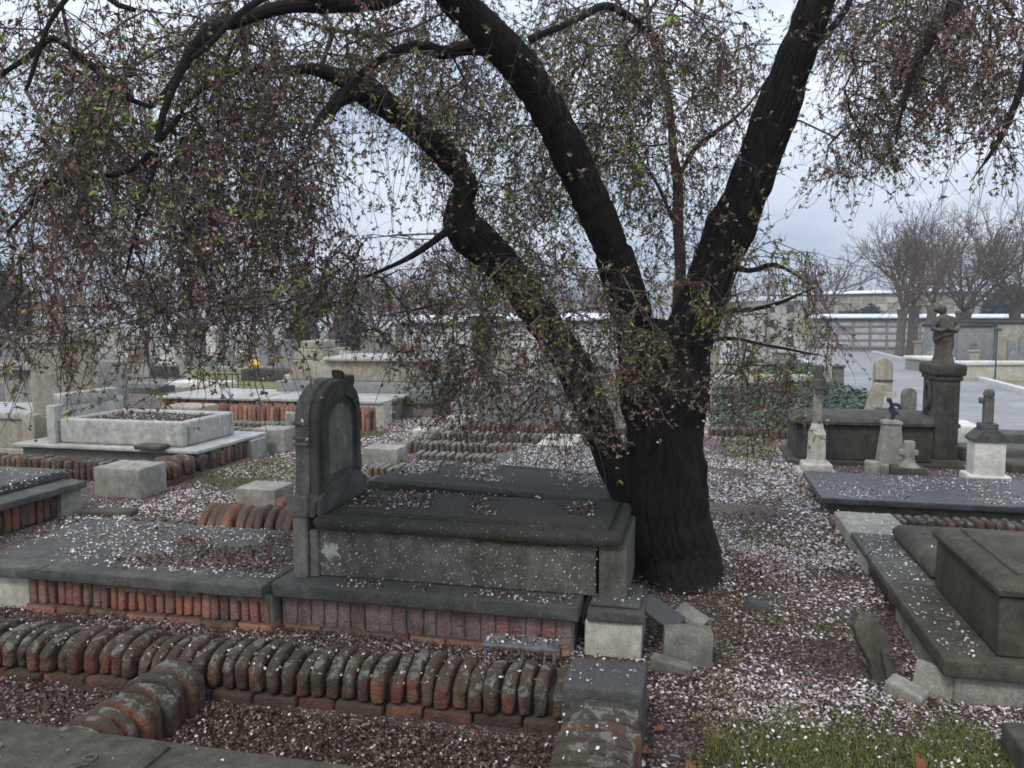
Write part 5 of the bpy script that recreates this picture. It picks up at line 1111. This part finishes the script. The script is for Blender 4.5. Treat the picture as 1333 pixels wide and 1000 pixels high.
# gravestones beyond the kerb and across the left field
GRP = None
fld = [  # px, base py, w, h, material, top, label
 (1212, 478, 12, 26, 'beige', 'cross', 'small cream cross just beyond the road kerb beside the statue'),
 (1206, 470, 9, 22, 'pale', 'round', 'small rounded cream stone near the foot of the pollarded trees'),
 (1222, 466, 14, 30, 'granite', 'flat', 'plain grey slab stone behind the small cream cross'),
 (1232, 472, 8, 16, 'whitestone', 'flat', 'tiny white stone left of the grey blue mausoleum'),
 (1306, 474, 10, 30, 'concrete', 'cross', 'grey cross standing before the cream mausoleum'),
 (1186, 462, 9, 20, 'beige', 'cap', 'little capped post among the pollarded tree trunks'),
 (485, 475, 28, 42, 'concrete', 'cap', 'grey pillar stone with a pale flat cap above the big sarcophagus'),
 (524, 468, 24, 26, 'beige', 'gable', 'cream gabled stone carrying orange flowers'),
 (447, 482, 13, 30, 'pale', 'cap', 'short cream post beside the pale sarcophagus'),
 (443, 470, 22, 24, 'granite', 'round', 'rounded blue grey stone behind the cream post'),
 (505, 468, 12, 34, 'concrete', 'taper', 'slim tapering grey stone left of the flowers'),
 (420, 468, 16, 26, 'whitestone', 'flat', 'upright white stone far behind the dark headstone'),
 (404, 474, 14, 18, 'concrete', 'round', 'small rounded grey stone between two grey trunks'),
 (550, 470, 16, 22, 'granite', 'flat', 'blue grey flat stone in front of the first white wall section'),
 (566, 478, 12, 18, 'beige', 'cross', 'little cream cross beside the sarcophagus corner'),
 (380, 462, 22, 20, 'granite', 'flat', 'wide blue grey stone behind the yellow bin'),
 (352, 466, 26, 18, 'granite', 'flat', 'second wide blue grey stone touching the grey tree behind the yellow bin'),
 (312, 462, 13, 34, 'whitestone', 'cross', 'white cross behind the iron railing'),
 (296, 468, 18, 20, 'concrete', 'round', 'grey rounded stone behind the railing end'),
 (276, 464, 14, 40, 'whitestone', 'gable', 'tall white gabled stone beyond the railing'),
 (258, 470, 20, 26, 'granite', 'flat', 'blue grey slab stone among the hanging twigs'),
 (238, 466, 14, 36, 'marble', 'taper', 'tapering white marker behind the hanging twigs'),
 (220, 474, 22, 26, 'whitestone', 'cap', 'white capped block stone left of the tapering marker'),
 (200, 468, 15, 34, 'marble', 'cross', 'white marble cross in the far row behind the twigs'),
 (182, 476, 22, 28, 'concrete', 'round', 'broad grey rounded stone near the dark bush row'),
 (168, 466, 12, 42, 'whitestone', 'cross', 'tall white cross above the granite slab'),
 (215, 492, 34, 16, 'darkgran', 'flat', 'low dark sloping stone behind the marble basin'),
 (150, 460, 24, 40, 'pale', 'gable', 'pale gabled monument behind the tall beige headstone'),
 (62, 455, 30, 36, 'granite', 'flat', 'blue grey panel stone under the dark conifer'),
 (18, 470, 34, 34, 'granite', 'cap', 'dark blue grey tomb block at the left picture edge'),
 (30, 492, 20, 44, 'concrete', 'cross', 'weathered grey cross beside the stepped plinth'),
 (8, 500, 26, 30, 'beige', 'cap', 'beige capped stone at the far left edge'),
 (610, 478, 18, 30, 'whitestone', 'round', 'white rounded stone left of the thick grey tree'),
 (655, 482, 20, 36, 'beige', 'gable', 'cream gabled stone right of the thick grey tree'),
 (640, 470, 14, 24, 'granite', 'cross', 'blue grey cross above the granite tomb'),
 (690, 484, 22, 26, 'whitestone', 'flat', 'bright white stone seen behind the leaning limb'),
 (712, 474, 13, 38, 'pale', 'cross', 'pale cross between the leaning limb and middle limb'),
 (735, 482, 18, 28, 'concrete', 'round', 'grey rounded stone above the granite tomb end'),
 (762, 478, 16, 34, 'whitestone', 'gable', 'white gabled stone close to the main trunk'),
 (785, 486, 20, 24, 'granite', 'flat', 'blue grey stone touching the main trunk outline'),
 (590, 488, 16, 20, 'granite', 'cap', 'small grey capped block between sarcophagus and granite tomb'),
 (925, 480, 20, 30, 'concrete', 'flat', 'grey stone just right of the black trunk beyond the ivy'),
 (948, 474, 16, 34, 'whitestone', 'cross', 'white cross beyond the ivy near the black trunk'),
 (966, 486, 22, 18, 'pale', 'cap', 'low pale block stone left of the tall slim post'),
 (1018, 478, 26, 20, 'concrete', 'cap', 'broad grey block with dark opening beside the road kerb'),
 (985, 466, 13, 24, 'beige', 'round', 'cream rounded stone behind the tall slim post'),
 (1252, 486, 10, 16, 'whitestone', 'cross', 'small white cross in front of the grey blue mausoleum panel'),
 (1268, 480, 12, 24, 'beige', 'cap', 'cream capped post between the two mausoleums'),
 (1318, 486, 12, 30, 'granite', 'gable', 'grey gabled stone on the cream mausoleum front'),
 (1284, 468, 10, 36, 'concrete', 'cross', 'tall grey cross rising between the two mausoleums'),
 (1330, 480, 10, 40, 'granite', 'taper', 'grey tapering marker at the picture edge beyond the road'),
 (1196, 466, 12, 22, 'beige', 'cap', 'yellowish stone at the base of the middle pollarded trunk'),
 (1216, 488, 14, 14, 'whitestone', 'flat', 'small white block at the road kerb left of the enclosure'),
 (1040, 462, 12, 22, 'pale', 'cap', 'pale post stone at the road bend'),
]
for (x, y, w_, h_, m, tp, lb) in fld:
    p = G(x, y); stele('gravestone', p, px(p, w_), px(p, h_), px(p, max(5, w_*.35)), m, lb, 'gravestone', tp, rz=random.gauss(.1, .15), tilt=(random.gauss(0, .02), random.gauss(0, .02)))
fl = MB(); p = G(524, 468)
for i in range(26):
    v = rng.normal(size=3)*px(p, 4); fl.lathe([(.001, -.04), (.06, 0), (.001, .05)], v[0], v[1]-.25, n=6); fl.v[-18:] = [(a, b, c+px(p, 15)+v[2]) for a, b, c in fl.v[-18:]]
o = fl.build('flower_bunch', M['yelflower']); o.location = p; tag(o, 'bunch of orange yellow flowers on the cream gabled stone', 'flowers')
# low slab graves in the left field
lows = [(250, 505, 80, 7, 'whitestone', 'long thin white slab in front of the iron railing'), (395, 512, 60, 6, 'whitestone', 'bright white slab leading to the dark headstone'), (395, 500, 55, 12, 'marble', 'raised white slab behind the bright white one'),
        (455, 497, 50, 8, 'beige', 'low cream slab beside the big sarcophagus'), (160, 512, 90, 8, 'slab', 'long dark slab behind the marble basin'), (345, 497, 70, 16, 'ped', 'long dark sooty block behind the yellow bin'),
        (620, 495, 60, 10, 'granite', 'grey slab behind the granite tomb'), (470, 484, 46, 7, 'whitestone', 'thin white slab beyond the big sarcophagus'), (300, 484, 90, 5, 'concrete', 'thin grey kerb stone strip behind the yellow bin'),
        (960, 497, 60, 6, 'pale', 'pale strip slab in front of the ivy by the road'), (80, 500, 60, 10, 'concrete', 'grey slab behind the beige headstone')]
for (x, y, w_, h_, m, lb) in lows:
    p = G(x, y); W_ = px(p, w_); o = block('low_grave', p[0]-W_/2, p[0]+W_/2, p[1], p[1]+max(.8, W_*.45), p[2]-.1, p[2]+px(p, h_), m, lb, 'grave', r=.03, nz=.0)
# yellow bin tipped over on thin legs
p = G(328, 493); e = empty('yellow_bin', p, 'bright yellow plastic bin tipped sideways on two thin yellow legs', 'bin'); u = px(p, .72)
mb = MB(); mb.lathe([(8*u, 0), (9.5*u, 12*u), (9.5*u, 13*u), (10.5*u, 13*u), (10.5*u, 15*u), (9.8*u, 15*u), (9.8*u, 24*u), (8.5*u, 26*u)], n=18, sq=False); o = mb.build('bin_body', M['yellow'], e); o.location = (-5*u, 0, 9*u); o.rotation_euler = (math.radians(10), math.radians(33), 0)
mb = MB(); mb.lathe([(11.2*u, -1*u), (11.6*u, 1*u), (11*u, 2*u)], n=18); o2 = mb.build('bin_lid', M['yellow'], e); o2.location = o.location; o2.rotation_euler = o.rotation_euler
for x in (-5, 5):
    mb = MB(); mb.tube([(x*u, 0, -.05), (x*u, 0, 16*u)], [.9*u, .9*u], 6); mb.build('leg', M['yellow'], e)
# iron railing
a = G(258, 512); b = G(318, 512); e = empty('iron_railing', a, 'short rusty iron railing in front of the yellow bin', 'railing'); n = 9
h = px(a, 26)
for z in (.06, h*.95):
    mb = MB(); mb.tube([(0, 0, z), tuple((b-a)[:2])+(z+b[2]-a[2],)], [.014, .014], 6); mb.build('rail', M['iron'], e)
for i in range(n):
    q = (b-a)*i/(n-1); mb = MB(); mb.tube([(q[0], q[1], -.05), (q[0], q[1], h), (q[0], q[1], h*1.08)], [.013, .013, .003], 6); mb.build('bar', M['iron'], e)
# lawn patches
o = flat_poly('lawn', [(240, 506), (240, 478), (430, 478), (420, 506)], simple('dry_lawn', (.10, .12, .035), (.19, .19, .08), 3), .01)
o = flat_poly('verge', [(1140, 462), (1240, 488), (1333, 514), (1450, 545), (1450, 520), (1300, 490), (1180, 463)], simple('dry_verge', (.16, .13, .07), (.26, .21, .12), 2), .006)
# ---- bare trees
def grow(h, seed, levels=4, spread=.6, nb=4, trunkfrac=.32, kn=0, upw=.35, r0=None, thin=.0045):
    rg = np.random.default_rng(seed); r0 = r0 or h*.028; S0, S1, R0_, R1_ = [], [], [], []
    tp = [np.array((0, 0, -.1))]; d = np.array((rg.normal()*.04, rg.normal()*.04, 1.))
    for i in range(6): tp.append(tp[-1]+d*h*trunkfrac/6+np.append(rg.normal(size=2)*h*.004, 0))
    cur = [(tp[-1], norm(np.array((rg.normal()*.5, rg.normal()*.5, 1.))), r0*.55, h*.30) for _ in range(nb)]
    base = 2*np.pi*rg.random()
    cur = [(tp[-1], norm(np.array((math.cos(base+2*np.pi*i/nb)*spread, math.sin(base+2*np.pi*i/nb)*spread, .75+rg.random()*.4))), r0*.5, h*rg.uniform(.24, .34)) for i in range(nb)]
    for lv in range(levels):
        nxt = []
        for p, d, r, L_ in cur:
            k = 4 if lv < 2 else 3; q = p; dd = d
            for j in range(k):
                dd = norm(dd+rg.normal(size=3)*.13+np.array((0, 0, upw*.12))); q2 = q+dd*L_/k
                S0.append(q); S1.append(q2); R0_.append(max(thin, .8*r*(1-.45*j/k))); R1_.append(max(thin*.8, .8*r*(1-.45*(j+1)/k))); q = q2
                if lv < levels-1 and (j > 0 or lv == 0):
                    for _ in range(1 if rg.random() < .75 else 2):
                        sd = norm(dd*.75+rg.normal(size=3)*.55+np.array((0, 0, upw*.5))); nxt.append((q, sd, r*.5, L_*rg.uniform(.5, .8)))
            if lv < levels-1: nxt.append((q, dd, r*.55, L_*.7))
        cur = nxt
    return tp, r0, np.array(S0), np.array(S1), np.array(R0_), np.array(R1_)
def bare_tree(p, h, seed, label, name='bare_tree', trunkr=None, knob=True, tm='fartrunk', cm='fartwig', **kw):
    e = empty(name, p, label, 'tree', 'bare trees around the cemetery'); tp, r0, S0, S1, R0_, R1_ = grow(h, seed, **kw); tr = trunkr or r0
    mb = MB(); rr = [tr*1.25]+[tr*1.08, tr, tr*.97, tr*.97, tr*1.02, tr*(1.35 if knob else .9)]
    mb.tube(tp, rr, 14, lambda q, d, i, k, r: 1+.14*noise.noise(Vector((d.x*3+seed, d.y*3, q.z*1.5)))); mb.build('trunk', M[tm], e)
    V, F = seg_tubes(S0, S1, R0_, R1_, 4 if len(S0) < 6000 else 3); np_mesh('crown', V, F, M[cm], e, smooth=True); return e
def tree_at(x, y, hp, seed, label, **kw):
    p = G(x, y); th = px(p, kw.pop('tw'))/2 if 'tw' in kw else None; return bare_tree(p, px(p, hp), seed, label, trunkr=th, thin=.00034*depth(p)**.9, **kw)
tree_at(1186, 464, 185, 1, 'pollarded plane tree with a thick brown trunk on the road verge', tw=13, nb=6, levels=5, spread=.55, trunkfrac=.37)
tree_at(1170, 465, 160, 2, 'slimmer plane tree standing just left of the thick brown trunk', tw=11, nb=5, levels=4, spread=.6, trunkfrac=.40)
tree_at(1206, 470, 150, 14, 'pale grey trunked plane tree between the pair and the statue', tw=11, nb=4, levels=4, spread=.5, trunkfrac=.50)
tree_at(1248, 462, 190, 3, 'large wide crowned plane tree rising behind the statue', tw=15, nb=6, levels=5, spread=.85, trunkfrac=.30)
tree_at(1266, 452, 120, 15, 'short knobbly forked tree right of the statue', tw=10, nb=3, levels=4, spread=.5, trunkfrac=.36)
tree_at(1322, 462, 190, 4, 'plane tree cut by the right picture edge', tw=14, nb=5, levels=5, spread=.8, trunkfrac=.36)
tree_at(1372, 464, 170, 16, 'plane tree whose branches reach in from beyond the right edge', tw=14, nb=5, levels=4, spread=.9, trunkfrac=.36)
tree_at(1076, 452, 130, 5, 'brown tree at the road bend left of the niche wall', tw=12, nb=5, levels=4, spread=.7, trunkfrac=.38)
tree_at(1020, 448, 110, 17, 'thin far tree between the cream blocks and the road bend', tw=6, nb=4, levels=4, spread=.7, trunkfrac=.3)
LT = [(628, 520, 230, 20, 'thick grey trunk tree behind the granite tomb', dict(tw=26, nb=5, trunkfrac=.5)),
      (520, 458, 130, 7, 'bare tree in front of the white wall above the orange flowers', dict(tw=9)),
      (574, 462, 120, 5, 'thin bare tree before the middle of the white wall', dict(tw=5)),
      (496, 470, 140, 8, 'bare tree left of the grey pillar stone', dict(tw=8)),
      (436, 474, 150, 9, 'slim bare tree behind the dark arched headstone', dict(tw=9)),
      (410, 462, 135, 10, 'bare tree in the gap left of the dark headstone', dict(tw=8)),
      (388, 490, 150, 11, 'grey bare tree with a ribbed trunk behind the white slabs', dict(tw=11)),
      (352, 478, 150, 12, 'bare tree right behind the yellow bin', dict(tw=9)),
      (288, 472, 140, 13, 'bare tree left of the yellow bin behind the railing', dict(tw=8)),
      (246, 476, 150, 18, 'bare tree behind the hanging twigs near the white crosses', dict(tw=10)),
      (190, 470, 140, 19, 'bare tree beyond the tall beige headstone', dict(tw=9)),
      (120, 466, 135, 21, 'bare tree over the stepped plinth', dict(tw=9)),
      (455, 452, 100, 22, 'small far bare tree near the white wall end', dict(tw=5)),
      (330, 452, 105, 23, 'small far bare tree above the yellow bin', dict(tw=5)),
      (700, 455, 115, 24, 'far bare tree between the leaning and middle limbs', dict(tw=6)),
      (770, 456, 110, 25, 'far bare tree beside the middle limb', dict(tw=6)),
      (945, 452, 110, 26, 'far bare tree right of the black right limb', dict(tw=5)),
      (215, 452, 100, 27, 'small far bare tree above the white crosses', dict(tw=5))]
for x, y, hp, sd, lb, kw in LT:
    k2 = dict(nb=5, levels=4, spread=.6, trunkfrac=.30); k2.update(kw); tree_at(x, y, hp, sd, lb, **k2)
# evergreen masses
def evergreen(x, y, wp, hp, n, label, name='evergreen_bush', size=.12, mat='needle', col=0):
    p = G(x, y); e = empty(name, p, label, 'bush' if 'bush' in name else 'tree'); r = (px(p, wp/2), px(p, wp/2)*.8, px(p, hp/2)); d = depth(p)
    V, F = leaf_blob(n, (0, 0, r[2]), r, size*d/22, 1, .55); np_mesh('crown', V, F, M[mat], e)
    mb = MB(); mb.tube([(0, 0, -.1), (0, 0, r[2])], [.08*d/22+.02, .04], 8); mb.build('trunk', M['fartrunk'], e)
evergreen(12, 462, 62, 110, 2600, 'dark evergreen conifer at the left picture edge', 'evergreen_tree')
evergreen(-20, 462, 60, 150, 2000, 'taller dark evergreen beyond the left edge', 'evergreen_tree')
evergreen(1136, 447, 36, 52, 1400, 'rounded green bush above the long niche wall', size=.10)
evergreen(1104, 447, 44, 42, 1400, 'low green hedge bush on the niche wall roof line', size=.10)
evergreen(1310, 450, 60, 76, 2600, 'broad olive green bush behind the niche wall near the edge', size=.12)
evergreen(1118, 440, 12, 66, 500, 'small pointed cypress above the beige niche building', 'evergreen_tree', size=.10)
evergreen(395, 458, 40, 40, 1500, 'dark clipped bush behind the slim bare trees')
evergreen(455, 456, 44, 44, 1500, 'dark bush behind the blue grey rounded stone')
evergreen(250, 460, 50, 44, 1500, 'dark bush among the far white crosses')
# hazy far treeline
def far_line(x0, x1, n, lab):
    S0 = []; S1 = []; R = []
    a = G(x0, 436); b = G(x1, 436)
    for i in range(n):
        t_ = rng.random(); p = a+(b-a)*t_+np.array((0, rng.uniform(0, 12), 0)); hh = px(p, rng.uniform(40, 78)); d = norm(np.array((rng.normal()*.25, 0, 1.))); z0 = hh*rng.uniform(.1, .75)
        q = p+np.array((0, 0, z0)); S0.append(q); S1.append(q+d*(hh-z0)); R.append(.03)
    V, F = seg_tubes(np.array(S0), np.array(S1), np.array(R), np.array(R)*.4, 3); tag(np_mesh('far_woods', V, F, M['fartwig']), lab, 'woods', kind='stuff')
far_line(-80, 930, 4200, 'hazy band of far bare trees behind the cemetery')
far_line(940, 1400, 1800, 'far bare trees on the skyline behind the niche buildings')

# ------------------------------------------------------------ light
w = bpy.data.worlds.new('World'); scene.world = w; w.use_nodes = True; nt = w.node_tree; N = nt.nodes; L = nt.links
bg = N['Background']; sky = N.new('ShaderNodeTexSky'); sky.sky_type = 'NISHITA'; sky.sun_disc = False
SUN_EL, SUN_AZ = math.radians(48), math.radians(200)
sky.sun_elevation = SUN_EL; sky.sun_rotation = SUN_AZ
tc = N.new('ShaderNodeTexCoord'); mp = N.new('ShaderNodeMapping'); mp.inputs['Scale'].default_value = (1, 1, 3.2)
nz_ = N.new('ShaderNodeTexNoise'); nz_.inputs['Scale'].default_value = 2.3; nz_.inputs['Detail'].default_value = 7; nz_.inputs['Roughness'].default_value = .55
L.new(tc.outputs['Generated'], mp.inputs[0]); L.new(mp.outputs[0], nz_.inputs['Vector'])
cr = N.new('ShaderNodeValToRGB'); cr.color_ramp.elements[0].position = .32; cr.color_ramp.elements[1].position = .68
cr.color_ramp.elements[0].color = (4.0, 5.1, 7.0, 1); cr.color_ramp.elements[1].color = (10.0, 10.6, 11.6, 1)
L.new(nz_.outputs['Fac'], cr.inputs[0])
mx = N.new('ShaderNodeMix'); mx.data_type = 'RGBA'; mx.inputs[0].default_value = .92
L.new(sky.outputs[0], mx.inputs[6]); L.new(cr.outputs[0], mx.inputs[7]); sp = N.new('ShaderNodeSeparateXYZ'); L.new(tc.outputs['Generated'], sp.inputs[0])
ms = N.new('ShaderNodeMath'); ms.operation = 'MULTIPLY_ADD'; ms.inputs[1].default_value = 1.0; ms.inputs[2].default_value = .80; ms.use_clamp = False
mcl = N.new('ShaderNodeMath'); mcl.operation = 'MAXIMUM'; mcl.inputs[1].default_value = 0.0; L.new(sp.outputs[2], mcl.inputs[0]); L.new(mcl.outputs[0], ms.inputs[0])
vm = N.new('ShaderNodeVectorMath'); vm.operation = 'SCALE'; L.new(mx.outputs[2], vm.inputs[0]); L.new(ms.outputs[0], vm.inputs['Scale'])
L.new(vm.outputs[0], bg.inputs[0]); bg.inputs[1].default_value = .1
sl = bpy.data.lights.new('sun', 'SUN'); sl.energy = 1.3; sl.angle = math.radians(14); sl.color = (1, .93, .84)
so_ = bpy.data.objects.new('sun', sl); COL.objects.link(so_)
# sun_rotation is measured clockwise from +Y seen from above
dv = Vector((math.sin(SUN_AZ)*math.cos(SUN_EL), math.cos(SUN_AZ)*math.cos(SUN_EL), math.sin(SUN_EL)))
so_.rotation_euler = dv.to_track_quat('Z', 'Y').to_euler()
# ------------------------------------------------------------ camera
cd = bpy.data.cameras.new('camera'); co = bpy.data.objects.new('camera', cd); COL.objects.link(co); scene.camera = co
co.location = (0, 0, H); co.rotation_euler = (math.pi/2-PITCH, 0, YAW)
cd.sensor_width = 36; cd.lens = FP/1333*36; cd.clip_start = .05; cd.clip_end = 3000
scene.view_settings.view_transform = 'Standard'; scene.view_settings.look = 'None'; scene.view_settings.exposure = .2; scene.view_settings.gamma = 1
scene.cycles.use_denoising = True
scene.render.film_transparent = False
scene.cycles.filter_width = 1.7
mbz = MB(); mbz.rbox(-90, 110, -20, 210, -6, 22, r=.01, cell=400); hz = mbz.build('haze', None, smooth=False)
hm = bpy.data.materials.new('haze'); hm.use_nodes = True; hn = hm.node_tree; hn.nodes.clear(); ho = hn.nodes.new('ShaderNodeOutputMaterial'); hv = hn.nodes.new('ShaderNodeVolumePrincipled')
hv.inputs['Color'].default_value = (.86, .90, .95, 1); hv.inputs['Density'].default_value = .0016; hv.inputs['Anisotropy'].default_value = .2; hn.links.new(hv.outputs[0], ho.inputs['Volume']); hz.data.materials.append(hm); tag(hz, 'thin pale haze over the whole cemetery', 'haze', kind='stuff')
